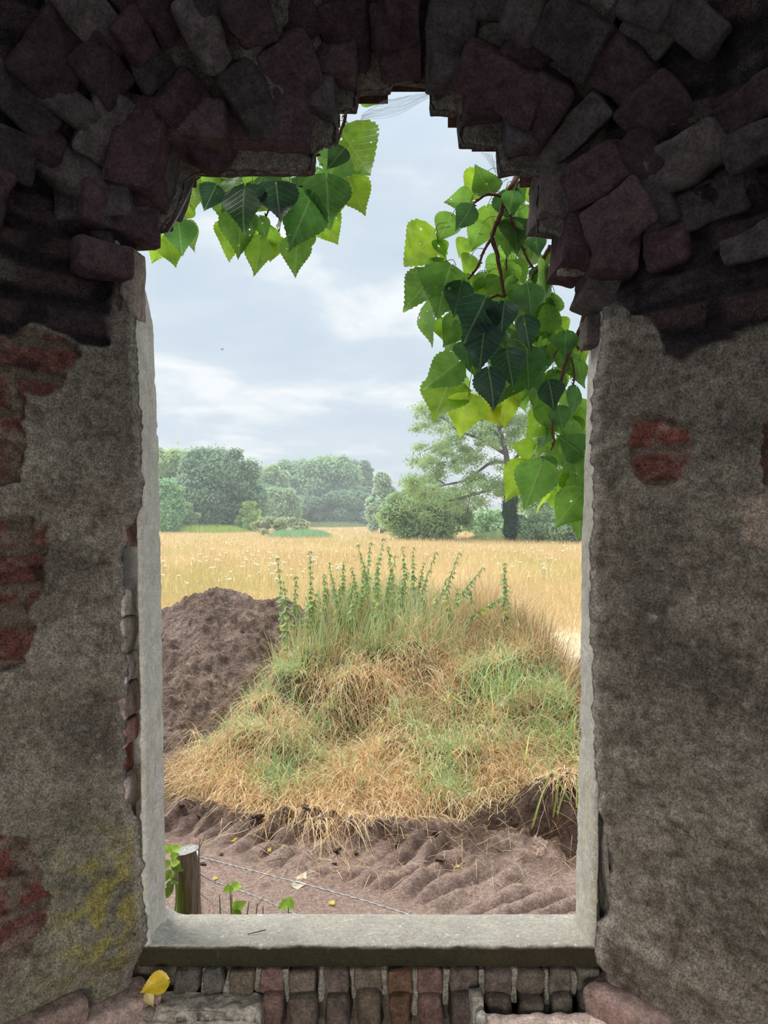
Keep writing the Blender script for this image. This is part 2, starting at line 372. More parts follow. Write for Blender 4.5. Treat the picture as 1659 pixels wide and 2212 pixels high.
def build_walls():
    st = .0042
    xs = np.arange(-1.22, 1.20, st); zs = np.arange(-1.42, 1.52, st)
    X, Z = np.meshgrid(xs, zs); sh = X.shape; x = X.ravel(); z = Z.ravel()
    Y, col, d, top = wall_surface(x, z)
    # small displacement sideways so the relief is not a pure height field
    gz, gx = np.gradient(d.reshape(sh), st); gl = np.sqrt(gx**2+gz**2)+1e-6; gx = (gx/gl).ravel(); gz = (gz/gl).ravel()
    push = np.where(d < 0, np.clip(-d, 0, .007), 0)      # pull the rim onto the exact broken edge
    V = np.stack([x+gx*push, Y, z+gz*push], 1)
    Q = gridq(*sh); dq = d[Q]; qc = V[Q].mean(1)
    keep = (dq.max(1) > 0)
    Q = Q[keep][:, ::-1]; qc = qc[keep]
    spring = .34+.05*np.sin(qc[:, 0]*9)
    masks = {'wall_left': (qc[:, 0] < -.2) & (qc[:, 2] < spring), 'wall_right': (qc[:, 0] > .2) & (qc[:, 2] < spring)}
    masks['wall_front'] = ~(masks['wall_left'] | masks['wall_right'])
    objs = {}
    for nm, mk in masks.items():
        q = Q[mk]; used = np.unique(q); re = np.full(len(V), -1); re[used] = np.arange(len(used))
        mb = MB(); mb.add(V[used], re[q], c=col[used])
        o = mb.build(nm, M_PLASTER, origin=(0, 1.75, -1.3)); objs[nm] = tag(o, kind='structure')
    return objs
WALLS = build_walls()
WALLS['wall_left']['label'] = 'rough grey plaster wall left of the opening with bare red brick patches'
WALLS['wall_right']['label'] = 'rough grey plaster wall right of the opening with one round brick patch'
WALLS['wall_front']['label'] = 'dark rubble brickwork of the broken arch above the opening'

# the outside skin of the same wall and the rest of the room
def slab(name, lo, hi, mat, c, sub=.25, parent=None):
    mb = MB(); lo = np.array(lo, float); hi = np.array(hi, float)
    V = np.array([[x, y, z] for x in (lo[0], hi[0]) for y in (lo[1], hi[1]) for z in (lo[2], hi[2])])
    mb.add(V, [[0, 1, 3, 2], [4, 6, 7, 5], [0, 4, 5, 1], [2, 3, 7, 6], [0, 2, 6, 4], [1, 5, 7, 3]], c=c)
    return mb.build(name, mat, parent, smooth=False)
PC = (.22, .20, .17)
def outer_skin():
    st = .03; xs = np.arange(-2.3, 2.3, st); zs = np.arange(-1.6, 2.3, st); X, Z = np.meshgrid(xs, zs)
    x = X.ravel(); z = Z.ravel(); d = sdist(np.stack([x, z], 1), OPEN); V = np.stack([x, np.full_like(x, 1.93), z], 1)
    Q = gridq(*X.shape); keep = (d[Q].min(1) > .035); mb = MB(); mb.add(V, Q[keep], c=(.25, .12, .09)); return mb
sk = outer_skin().build('outer_face', M_BRICK, WALLS['wall_front']); sk['label'] = 'outside brick face of the wall'
def flat_face(name, x0, x1, z0, z1, y, parent):
    mb = MB(); mb.add([[x0, y, z0], [x1, y, z0], [x1, y, z1], [x0, y, z1]], [[0, 1, 2, 3]], c=PC); return mb.build(name, M_PLASTER, parent)
flat_face('wall_face', -2.3, -1.2, -1.6, 2.3, 1.235, WALLS['wall_left']); flat_face('wall_face', 1.18, 2.3, -1.6, 2.3, 1.235, WALLS['wall_right'])
flat_face('wall_face', -1.25, 1.25, 1.49, 2.3, 1.23, WALLS['wall_front'])
flat_face('wall_face', -1.3, 1.3, -1.6, -1.32, 1.55, WALLS['wall_front'])
tag(slab('floor', (-2.3, -2.4, -1.6), (2.3, 1.9, -1.52), M_PLASTER, (.16, .14, .12)), kind='structure')
ce = thing('ceiling', (0, 0, 2.2), None, None, kind='structure')
for lo, hi in (((-2.3, -2.4, 2.2), (2.3, .15, 2.3)), ((-2.3, 1.08, 2.2), (2.3, 1.9, 2.3)), ((-2.3, .15, 2.2), (-1.05, 1.08, 2.3)), ((.75, .15, 2.2), (2.3, 1.08, 2.3))): slab('roof_slab', lo, hi, M_PLASTER, (.12, .11, .10), parent=ce)
wb = thing('wall_back', (0, -2.4, -1.5), None, None, kind='structure')
slab('wall_panel', (-2.3, -2.5, -1.6), (-.95, -2.3, 2.3), M_PLASTER, (.13, .12, .10), parent=wb)
slab('wall_panel', (.55, -2.5, -1.6), (2.3, -2.3, 2.3), M_PLASTER, (.13, .12, .10), parent=wb)
slab('lintel', (-.95, -2.5, -.2), (.55, -2.3, 2.3), M_PLASTER, (.13, .12, .10), parent=wb)

# ------------------------------------------------------------------ concrete frame (jambs and sill)
JL = [(362,2010),(360,1940),(357,1700),(355,1500),(352,1350),(350,1240),(348,1080),(345,980),(341,880),(336,760),(334,722),(331,700),(319,640),(310,600),(300,560),(296,540)]
JR = [(1239,2010),(1241,1960),(1246,1700),(1252,1500),(1253,1200),(1257,1100),(1262,950),(1266,820),(1270,740),(1272,690)]
def jamb(px, side, parent):
    P1 = poly_xz(px, YO); z = np.linspace(P1[0, 1]+.028, P1[-1, 1], 330); x1 = np.interp(z, P1[:, 1], P1[:, 0])
    p3 = np.stack([z*0, z*0+side, z], 1)
    # cross-section: outer face -> reveal -> inner face -> back
    sec = [(.055, YO+.0), (.012, YO+.0), (.003, YO-.002), (0, YO-.010)]+[(0, y) for y in np.linspace(YO-.02, YF+.02, 26)]+[(.0, YF+.010), (.003, YF+.003), (.009, YF), (.012, YF+.004), (.014, YF+.02), (.018, YF+.11), (.10, YF+.12)]
    V = []; 
    for off, y in sec:
        x = x1+side*off; q = np.stack([x, np.full_like(z, y), z], 1)
        V.append(q)
    V = np.array(V); sh = V.shape; p = V.reshape(-1, 3)
    chip = .010*sst(fbm(p+side*3, 16, 3), .25, .9)*np.exp(-((p[:, 1]-YO)/.02)**2)+.006*sst(fbm(p+11, 22, 3), .2, .9)*np.exp(-((p[:, 1]-YF)/.012)**2)
    disp = .0022*fbm(p, 9, 3)+.0012*fbm(p, 60, 3)
    p = p.copy(); p[:, 0] += side*(chip+disp)
    # the right jamb is coloured darker, with fainter brown stains
    # a rounded fillet where the jamb meets the sill
    zb = P1[0, 1]+.03; fl = .014*np.clip(1-(p[:, 2]-zb)/.035, 0, 1)**2; p[:, 0] -= side*fl*(side < 0)
    g = fbm(p, 20, 4); col = mix([.44, .405, .345], [.66, .62, .55], np.clip(g*.5+.5, 0, 1))
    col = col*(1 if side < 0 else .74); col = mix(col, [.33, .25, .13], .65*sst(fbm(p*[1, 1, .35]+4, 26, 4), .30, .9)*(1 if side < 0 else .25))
    lowz = np.exp(-((p[:, 2]+.8)/.25)**2); col = mix(col, [.42, .40, .20], .35*lowz*sst(fbm(p+50, 18, 3), -.1, .6))
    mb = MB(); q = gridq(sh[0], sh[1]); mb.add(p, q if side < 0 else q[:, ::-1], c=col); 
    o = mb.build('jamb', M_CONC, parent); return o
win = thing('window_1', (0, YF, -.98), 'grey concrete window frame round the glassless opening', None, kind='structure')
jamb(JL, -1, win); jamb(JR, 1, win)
def sill(parent):
    # profile from outside top, over the top, down the inner face, underneath
    zi, zo = -(2041-V0)/F*YF, -(1993-V0)/F*YO
    prof = [(YO+.05, zo-.08), (YO+.05, zo-.01), (YO+.045, zo-.004)]+[(y, zo+(zi-zo)*(YO+.04-y)/(YO+.04-YF)) for y in np.linspace(YO+.04, YF+.004, 46)]+[(YF+.0015, zi-.0008), (YF+.0004, zi-.0025), (YF, zi-.005), (YF, zi-.010), (YF-.001, zi-.02), (YF+.001, zi-.035), (YF+.003, zi-.05), (YF+.012, zi-.056), (YF+.09, zi-.058)]
    xs = np.linspace(-.556, .497, 360); V = []
    for y, z in prof: V.append(np.stack([xs, np.full_like(xs, y), np.full_like(xs, z)], 1))
    V = np.array(V); sh = V.shape; p = V.reshape(-1, 3).copy(); p0z = p[:, 2]+.0015*fbm(p+5, 25, 3); ri = np.repeat(np.arange(sh[0]), sh[1]); front = ri >= 50
    inner = np.exp(-((p[:, 1]-YF)/.006)**2)*np.exp(-((p[:, 2]-zi)/.012)**2)
    p[:, 2] += .0022*fbm(p, 8, 3)+.0009*fbm(p, 70, 3)-.0035*inner*sst(fbm(p+3, 20, 3), -.1, .9)
    p[:, 1] += .004*inner*fbm(p+7, 25, 3)+.003*fbm(p+2, 10, 3)*(front & (p[:, 2] < zi-.01))
    # left end curves up to the jamb
    p[:, 2] += .022*np.clip(1-(p[:, 0]+.545)/.045, 0, 1)**2*(p[:, 2] > zi-.04)*(p[:, 1] > YF+.02)
    g = fbm(p, 14, 4); col = mix([.29, .265, .225], [.41, .385, .33], np.clip(g*.5+.5, 0, 1))
    col = mix(col, [.30, .26, .20], .6*sst(fbm(p*[.5, 1, 1]+4, 70, 3), .45, .9)); col = mix(col, [.72, .72, .70], .7*sst(fbm(p+14, 110, 2), .55, .95))
    face = sst(zi-.0025-p0z, 0, .004)*front; col = col*(1-face[:, None])+col*np.array([.085, .08, .05])*face[:, None]  # inner face coloured near black to stand in for shade
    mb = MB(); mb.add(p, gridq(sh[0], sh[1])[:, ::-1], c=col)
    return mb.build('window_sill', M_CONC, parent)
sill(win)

# ------------------------------------------------------------------ arch bricks (explicit blocks)
def rot2(a): c, s = math.cos(a), math.sin(a); return np.array([[c, 0, -s], [0, 1, 0], [s, 0, c]])
def blk(mb, u0, v0, u1, v1, y0, y1, ang=0, c=None, seed=0, n=12, rnd=.10, amp=.004):
    yb = y1; a = P(u0, v0, yb); b = P(u1, v1, yb); cx = (a+b)/2; cx[1] = (y0+y1)/2
    half = np.array([abs(b[0]-a[0])/2, (y1-y0)/2, abs(b[2]-a[2])/2]); R = rot2(-math.radians(ang))
    rough_brick(mb, cx, half, R, c, n=n, rnd=rnd, amp=amp, freq=18, seed=seed)
mb = MB(); K = [(.085, .054, .058), (.088, .072, .076), (.072, .042, .048), (.115, .092, .090)]  # arch brick colours: soot plus extra darkening for the arch's shade
silh = [ # u0,v0,u1,v1 in the outer plane, front y, back y, angle
 (412,268,683,388,1.70,1.90,0,0), (640,165,733,320,1.71,1.90,2,1), (692,90,777,249,1.70,1.88,1,0), (768,118,845,213,1.73,1.90,-3,3),
 (840,120,928,194,1.73,1.90,4,3), (924,90,984,257,1.70,1.89,-2,1), (984,120,1066,326,1.70,1.90,-2,0), (1066,200,1160,388,1.71,1.90,-3,1),
 (1142,360,1230,520,1.73,1.90,4,3), (1186,470,1250,622,1.72,1.90,8,2), (1236,618,1304,688,1.73,1.88,22,3), (1245,520,1330,640,1.66,1.86,6,0),
 (215,440,372,520,1.68,1.88,-9,2), (200,478,345,546,1.66,1.88,-4,1), (352,280,428,480,1.70,1.90,16,1), (300,300,400,480,1.64,1.84,12,2), (395,300,520,385,1.66,1.86,4,0),
 (262,548,300,640,1.72,1.90,-6,3), (255,600,312,715,1.72,1.89,-4,1), (1250,700,1300,760,1.80,1.88,0,3)]
for i, (u0, v0, u1, v1, y0, y1, an, k) in enumerate(silh): blk(mb, u0, v0, u1, v1, y0, y1, an, np.array(K[k])*rng.uniform(.85, 1.15), seed=i+1)
# further rings of the arch, stepping toward the room
cu, cv = 838, 640
def ring(rads, w, ln, a0, a1, jit, skip, seed):
    r = np.random.default_rng(seed)
    for rad in rads:
        a = a0
        while a < a1:
            wpx = w*r.uniform(.75, 1.25); a += wpx/rad*.5
            u = cu+rad*math.cos(a)*1.02; v = cv-rad*math.sin(a)*.98
            a += wpx/rad*.5+.012
            if r.uniform() < skip: continue
            (X, Z), Y, d = [q[0] for q in solve([(u, v)])]
            need = ln*Y/F*.50+.012
            if d < need:
                u += (need-d)*F/Y*math.cos(a); v -= (need-d)*F/Y*math.sin(a); (X, Z), Y, d = [q[0] for q in solve([(u, v)])]
            if d < .03: continue
            nrm = np.array([-math.cos(a), -1.0, -math.sin(a)]); nrm /= np.linalg.norm(nrm)
            ax = np.array([math.cos(a), 0, math.sin(a)]); ax = ax-nrm*(ax@nrm); ax /= np.linalg.norm(ax)
            if r.uniform() < .22: # a stretcher lying across
                tt = np.cross(nrm, ax); ax, tt = tt, ax
            th = r.normal(0, .10); tt = np.cross(nrm, ax); ax = ax*math.cos(th)+tt*math.sin(th); tt = np.cross(nrm, ax)
            tl = r.normal(0, .12); nr2 = nrm*math.cos(tl)+ax*math.sin(tl); ax2 = np.cross(tt, nr2)*-1
            R = np.stack([tt, nr2, np.cross(tt, nr2)], 1)
            px2m = Y/F
            rough_brick(mb, np.array([X, Y, Z])+nrm*r.uniform(-.022, .020), (wpx*px2m*.47, r.uniform(.03, .05), ln*px2m*r.uniform(.4, .55)), R,
                        np.array(K[r.integers(4)])*r.uniform(.6, 1.15), n=12, rnd=r.uniform(.08, .2), amp=.009, seed=r.uniform(0, 50))
ring([520, 700, 890], 100, 175, .22, math.pi-.22, 1, .20, 5)
ring([605, 790], 84, 110, .1, math.pi-.1, 1, .6, 15)
ob = mb.build('arch_brick', M_BRICK, WALLS['wall_front']); ob['label'] = 'sooty red and grey bricks of the broken arch, darkened for its shade'
# exposed pink brick ends and mortar along the left and right cracks
mb = MB()
for (u0, v0, u1, v1, c) in [(268,1120,301,1176,(.42,.27,.23)),(272,1262,297,1322,(.50,.44,.40)),(266,1325,296,1400,(.40,.35,.31)),(275,1402,300,1460,(.55,.50,.47)),(272,1465,300,1530,(.36,.28,.24)),(274,1535,300,1585,(.42,.25,.22)),
        (268,1590,290,1650,(.40,.16,.12)),(268,1655,306,1725,(.46,.38,.34)),(280,1730,292,1775,(.45,.22,.17)),(285,560,318,700,(.28,.22,.19))]:
    blk(mb, u0-12, v0, u1+2, v1+3, YW+.006, YF+.09, rng.uniform(-5, 5), np.array(c)*1.35, seed=u0+v0, n=12, rnd=.16, amp=.005)
mb.build('edge_brick', M_BRICK, WALLS['wall_left'])
mb = MB()
for (u0, v0, u1, v1, c) in [(1297,1810,1320,1900,(.50,.47,.43)),(1292,1900,1318,2000,(.34,.31,.27)),(1287,1755,1300,1960,(.28,.26,.22)),(1292,2110,1318,2150,(.36,.32,.27))]:
    blk(mb, u0, v0, u1, v1, YF-.005, YF+.08, rng.uniform(-3, 3), c, seed=u0+v0, n=10, rnd=.22, amp=.004)
mb.build('edge_brick', M_BRICK, WALLS['wall_right'])

slab('masonry_core', (-.75, YF+.055, -1.6), (.70, YF+.19, -(2100-V0)/F*YF), M_BRICK, (.13, .11, .09), parent=WALLS['wall_front'])
# ------------------------------------------------------------------ brick course and ledge under the sill
mb = MB(); ms = MB()
us = [392, 455, 505, 568, 628, 698, 765, 832, 895, 958, 1030, 1100, 1165, 1222, 1280]
for i in range(len(us)-1):
    u0, u1 = us[i]+5, us[i+1]-5
    red = [(.15,.14,.12),(.16,.15,.13),(.19,.15,.11),(.27,.17,.15),(.22,.17,.14),(.20,.15,.13),(.20,.16,.12),(.20,.12,.08),(.25,.15,.13),(.18,.14,.12),(.19,.15,.13),(.18,.15,.12),(.19,.16,.13),(.21,.19,.15)][i]
    dv = rng.uniform(-5, 5); red = np.array(red)*.78
    blk(mb, u0, 2050, u1, 2102+dv, YF+.012, YF+.10, rng.uniform(-2, 2), red, seed=i*3.3, n=10, rnd=.2, amp=.005)
    if 2 < i: blk(mb, u0+3, 2096+dv, u1-3, 2180, YF-.012+rng.uniform(-.006, .006), YF+.09, rng.uniform(-3, 3), np.array(red)*.8, seed=i*5.1, n=10, rnd=.25, amp=.006)
for i in range(1, len(us)-1): blk(ms, us[i]-7, 2056, us[i]+7, 2120+rng.uniform(-10, 40), YF+.02, YF+.09, 0, (.30, .28, .24), seed=i, n=8, rnd=.3, amp=.006)
o = mb.build('brick_course', M_BRICK, WALLS['wall_front']); o['label'] = 'row of worn bricks set on end under the sill'
ms.build('mortar', M_PLASTER, WALLS['wall_front'])
zl = -(2160-V0)/F*YF     # ledge height
def ledge_block(name, x0, x1, y0, y1, z, thick, c, seed):
    nx, ny = 70, 50; xs = np.linspace(0, 1, nx); ys = np.linspace(0, 1, ny); A, B = np.meshgrid(xs, ys); 
    X = x0+(x1-x0)*A; Y = y0+(y1-y0)*B; p = np.stack([X.ravel(), Y.ravel(), np.full(X.size, z)], 1)
    e = np.minimum(np.minimum(A, 1-A)*abs(x1-x0), np.minimum(B, 1-B)*(y1-y0)).ravel()+.004*fbm(p+seed, 30, 3)
    p[:, 2] += .006*fbm(p+seed, 12, 4)+.003*fbm(p+seed, 45, 3)-.012*(1-sst(e, 0, .012))
    p[:, 2] -= thick*(e < .0005)
    col = mix(c, np.array(c)*1.35, np.clip(fbm(p+seed, 25, 4)*.5+.5, 0, 1)); mb = MB(); mb.add(p, gridq(ny, nx), c=col)
    # rim down to give the block its thickness
    rough_brick(mb, ((x0+x1)/2, (y0+y1)/2, z-thick/2-.006), ((x1-x0)/2-.003, (y1-y0)/2-.003, thick/2), np.eye(3), np.array(c)*.9, n=16, rnd=.1, amp=.004, seed=seed)
    return mb.build(name, M_BRICK, WALLS['wall_front'])
ledge_block('ledge_block', -.60, -.270, 1.36, 1.715, zl-.018, .08, (.74, .65, .56), 3)['label'] = 'pale crumbling mortar block of the ledge'
ledge_block('ledge_block', .205, .62, 1.36, 1.725, zl-.010, .08, (.74, .57, .50), 8)['label'] = 'pinkish brick block of the ledge'
ledge_block('ledge_block', -.62, -.27, 1.70, 1.78, zl+.004, .05, (.36, .32, .27), 13)
# splayed brick edges in the bottom corners
mb = MB(); R = rot2(math.radians(0))
def corner_brick(mb, u, v, half, yaw, pitch, c, seed):
    (X, Z), Y, d = [q[0] for q in solve([(u, v)])]
    M = np.array(Matrix.Rotation(math.radians(yaw), 3, 'Z')@Matrix.Rotation(math.radians(pitch), 3, 'Y'))
    rough_brick(mb, (X, Y+.0, Z), half, M, c, n=14, rnd=.15, amp=.005, seed=seed)
corner_brick(mb, 235, 2205, (.10, .05, .045), 45, 0, (.42, .31, .27), 1)
corner_brick(mb, 1370, 2200, (.10, .05, .050), -45, 0, (.30, .205, .18), 2)
corner_brick(mb, 60, 2235, (.11, .05, .045), 45, 0, (.28, .2, .17), 3)
corner_brick(mb, 1300, 2160, (.022, .02, .018), 20, 10, (.42, .38, .32), 4)
corner_brick(mb, 575+455, 2185, (.012, .02, .04), 5, 3, (.36, .33, .28), 5)
mb.build('corner_brick', M_BRICK, WALLS['wall_front'])
def stone(name, p, r, c, label, cat='stone', group=None, sq=(1, 1, .65)):
    mb = MB(); rough_brick(mb, p, np.array(sq)*r, np.eye(3), c, n=8, rnd=.45, amp=r*.25, freq=.35/r, seed=p[0]*40)
    return tag(mb.build(name, M_BRICK), label, cat, group)
stone('pebble', (-.405, 1.655, zl-.004), .010, (.55, .52, .46), 'small pale round pebble lying on the left ledge block')
stone('brick_chip', (-.525, 1.70, zl+.002), .017, (.30, .25, .21), 'brown brick chip lying beside the yellow leaf on the ledge', 'stone')
stone('mortar_chunk', (.215, 1.685, zl-.012), .016, (.45, .43, .38), 'grey lump of mortar standing at the left end of the pinkish ledge brick', 'stone', sq=(.8, 1, 1.5))

# ------------------------------------------------------------------ leaf meshes
LT = np.array([0, .02, .06, .12, .2, .3, .4, .5, .6, .7, .8, .88, .94, 1.0])
LW = np.array([.02, .17, .32, .41, .46, .47, .43, .36, .28, .2, .12, .07, .035, .0])
LH = np.array([0, .15, .30, .40, .46, .46, .42, .37, .30, .23, .15, .09, .05, 0])*.55
def leaf_grid(width=1.0, prof=LW, rows=26, cols=7, serr=.012, r=rng):
    t = np.linspace(0, 1, rows); w = np.interp(t, LT, prof)*width; s = np.linspace(-1, 1, cols)
    T, S = np.meshgrid(t, s, indexing='ij'); Wd = w[:, None]*np.ones_like(S)
    ser = serr*((np.arange(rows) % 2)*2-1)[:, None]*(np.abs(S) > .95)*(w > .05)[:, None]
    X = S*(Wd+ser); Yv = T-(.10*np.abs(S)**2*np.exp(-T*9)*1.0) # heart-shaped base
    return T, S, X, Yv
def add_leaf(mb, base, tip, nrm, c, width=1.0, fold=.2, curl=.15, prof=LW, rows=26, cols=7, serr=.014, r=rng, twist=0.):
    base = np.asarray(base, float); tip = np.asarray(tip, float); ax = tip-base; Ln = np.linalg.norm(ax); ax /= Ln
    nrm = np.asarray(nrm, float); nrm = norm(nrm-ax*(nrm@ax)); sd = np.cross(ax, nrm)
    T, S, X, Yv = leaf_grid(width, prof, rows, cols, serr, r)
    Zh = fold*np.abs(X)+curl*(T**2-T)*1.2+.03*np.sin(T*9+r.uniform(0, 6))*np.abs(S)+.02*r.normal()*S*T
    p = base+Ln*(X[..., None]*sd+Yv[..., None]*ax+Zh[..., None]*nrm)
    mb.add(p.reshape(-1, 3), gridq(rows, cols), c=c, uv=np.stack([X.ravel(), T.ravel()], 1))

# ------------------------------------------------------------------ poplar branches hanging outside
LEAVES_L = [ # base u,v, tip u,v, depth, tone (0 bright .. 1 dark)
 (738,282,801,378,2.30,.15),(752,384,790,467,2.28,.05),(728,405,727,472,2.32,.1),(742,322,705,368,2.15,.9),(705,385,710,490,2.12,.75),(692,462,731,530,2.35,.05),
 (672,425,622,545,2.10,.7),(642,515,638,602,2.2,.4),(597,400,608,480,2.08,1.),(530,406,527,506,2.08,.95),(520,455,515,562,2.2,.45),(494,485,496,568,2.3,.05),
 (562,515,547,598,2.2,.15),(578,490,562,560,2.3,.15),(594,510,584,567,2.33,.1),(470,392,480,476,2.3,.35),(466,402,440,456,2.1,1.),(428,396,418,458,2.33,.15),
 (412,446,388,478,2.3,.1),(385,478,394,555,2.1,.7),(362,518,380,580,2.25,.1),(352,512,328,570,2.28,.05),(405,483,421,547,2.3,.2),(738,256,753,276,2.3,.3),
 (783,203,829,226,2.25,.35),(655,392,640,440,2.3,.4),(680,390,690,440,2.15,.8),(640,385,668,430,2.25,.6),(500,388,515,430,2.3,.3),(545,395,560,450,2.3,.3),
 (720,340,745,400,2.3,.3),(735,330,700,400,2.2,.6),(560,470,575,520,2.2,.6),(625,440,600,500,2.15,.6),(715,300,690,360,2.35,.4),(440,385,455,440,2.34,.1),
 (660,500,650,560,2.3,.3),(745,300,780,340,2.36,.2),(625,395,650,470,2.3,.35),(700,440,715,500,2.25,.4),(575,388,590,430,2.3,.5),(735,400,752,440,2.22,.7)]
LEAVES_R = [
 (1062,416,1026,353,2.30,.45),(1040,380,1002,440,2.34,.0),(1018,434,958,437,2.3,.45),(1018,447,983,502,2.12,.8),(975,466,945,525,2.28,.4),(938,505,873,576,2.3,.0),
 (945,520,962,558,2.3,.15),(1007,518,990,558,2.34,.1),(1042,482,1018,545,2.3,.3),(1052,448,1070,510,2.34,.2),(1100,480,1125,560,2.3,.3),(1070,495,1074,560,2.26,.45),
 (1108,416,1100,464,2.12,.7),(1128,394,1147,442,2.36,.05),(1142,448,1130,498,2.3,.3),(1112,508,1128,562,2.3,.2),(1158,512,1164,556,2.12,.85),(1017,553,1003,600,2.34,.1),
 (958,566,922,640,2.28,.35),(938,594,870,672,2.2,.4),(972,580,946,690,2.16,.55),(997,612,980,690,2.14,.85),(936,650,933,752,2.3,.15),(976,678,968,748,2.3,.25),
 (1024,602,988,684,2.32,.15),(1050,600,1060,660,2.3,.3),(1067,586,1072,634,2.35,.2),(1046,650,1002,742,2.06,1.),(1090,656,1083,730,2.06,1.),(1046,706,1035,805,2.06,1.),
 (1140,618,1148,692,2.12,.75),(1188,636,1165,702,2.3,.3),(1132,686,1146,762,2.08,1.),(1165,580,1180,640,2.2,.5),(1200,640,1175,690,2.3,.4),(1110,600,1085,650,2.3,.3),
 (1095,758,1109,840,2.08,.95),(1055,800,1066,892,2.06,1.),(1088,840,1091,929,2.3,-.2),(1035,856,1082,922,2.36,-.35),(1012,856,993,945,2.26,-.1),(972,826,936,914,2.3,.05),
 (990,782,912,842,2.2,.45),(1003,815,1012,862,2.3,.25),(982,732,966,788,2.3,.25),(1005,742,1014,802,2.16,.8),(1138,755,1143,848,2.12,.7),(1186,826,1196,888,2.08,1.),
 (1182,896,1135,950,2.34,.05),(1245,838,1233,902,2.15,.7),(1206,880,1217,932,2.12,.7),(1258,980,1200,938,2.16,.65),(1152,972,1102,962,2.3,.0),(1138,1002,1090,1086,2.3,-.05),
 (1170,1000,1132,1102,2.12,.5),(1168,992,1198,1048,2.2,.6),(1184,1048,1156,1112,2.3,-.05),(1257,1062,1198,1140,2.16,.35),(1258,985,1212,1024,2.2,.45),(1212,1022,1250,1060,2.3,.1),
 (1190,706,1204,764,2.32,.05),(1222,718,1222,780,2.12,.7),(1264,724,1240,754,2.15,.6),(1230,772,1252,830,2.25,.35),(1257,1096,1250,1168,2.2,.3),(1180,750,1170,800,2.3,.3),
 (1215,800,1190,850,2.3,.2),(1160,800,1150,860,2.2,.5),(1120,840,1135,890,2.3,.3),(1075,720,1065,780,2.2,.6),(1110,720,1120,780,2.2,.5),(1020,760,1030,820,2.2,.6),
 (1060,650,1040,710,2.25,.4),(1125,620,1110,680,2.2,.5),(1160,640,1150,720,2.3,.3),(1165,700,1180,770,2.3,.2),(1010,650,1000,720,2.3,.2),(955,690,960,740,2.3,.1),
 (1205,690,1225,730,2.34,.1),(1170,880,1205,935,2.3,.3),(1225,905,1245,965,2.3,.2),(1230,940,1256,1000,2.25,.3),(1180,945,1160,990,2.33,.1),(1225,1020,1205,1075,2.3,.1),
 (1245,1030,1258,1090,2.2,.5),(1200,1060,1210,1110,2.34,.0),(1255,880,1235,960,2.33,.05),(1215,840,1235,900,2.3,.3),(1250,780,1262,840,2.2,.5),(1170,840,1150,890,2.25,.4)]
def poly_fill(poly, n, seed, tone):
    r = np.random.default_rng(seed); poly = np.array(poly, float); out = []
    while len(out) < n:
        p = r.uniform(poly.min(0), poly.max(0))
        if sdist(p[None], poly)[0] < -4:
            a = r.normal(math.pi/2, .5); ln = r.uniform(48, 80); out.append((p[0], p[1]-30, p[0]+ln*math.cos(a), p[1]-30+ln*math.sin(a), r.uniform(2.18, 2.48), r.uniform(*tone)))
    return out
LEAVES_R += poly_fill([(1085,395),(1150,400),(1150,500),(1185,540),(1185,640),(1210,700),(1262,720),(1262,860),(1180,860),(1120,850),(1030,800),(985,770),(965,700),(950,640),(1000,620),(1060,610),(1080,560),(1060,470)], 75, 5, (.1, .75))
LEAVES_R += poly_fill([(1205,880),(1262,880),(1258,1060),(1200,1040),(1180,960)], 12, 6, (.0, .5))
LEAVES_L += poly_fill([(430,385),(560,385),(690,385),(735,320),(740,420),(690,470),(640,500),(600,440),(520,480),(440,430)], 16, 8, (.1, .8))
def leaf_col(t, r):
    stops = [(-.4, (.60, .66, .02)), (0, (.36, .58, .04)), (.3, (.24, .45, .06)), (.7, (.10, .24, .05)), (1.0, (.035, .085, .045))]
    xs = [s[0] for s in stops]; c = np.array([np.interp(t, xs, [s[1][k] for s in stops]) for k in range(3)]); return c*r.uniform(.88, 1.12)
def petiole(mb, b, to, r):
    pts = smooth_path([b, (b+to)/2+np.array([r.normal(0, .008), 0, .012]), to], 4); tube(mb, pts, .0011, (.45, .50, .15), n=5)
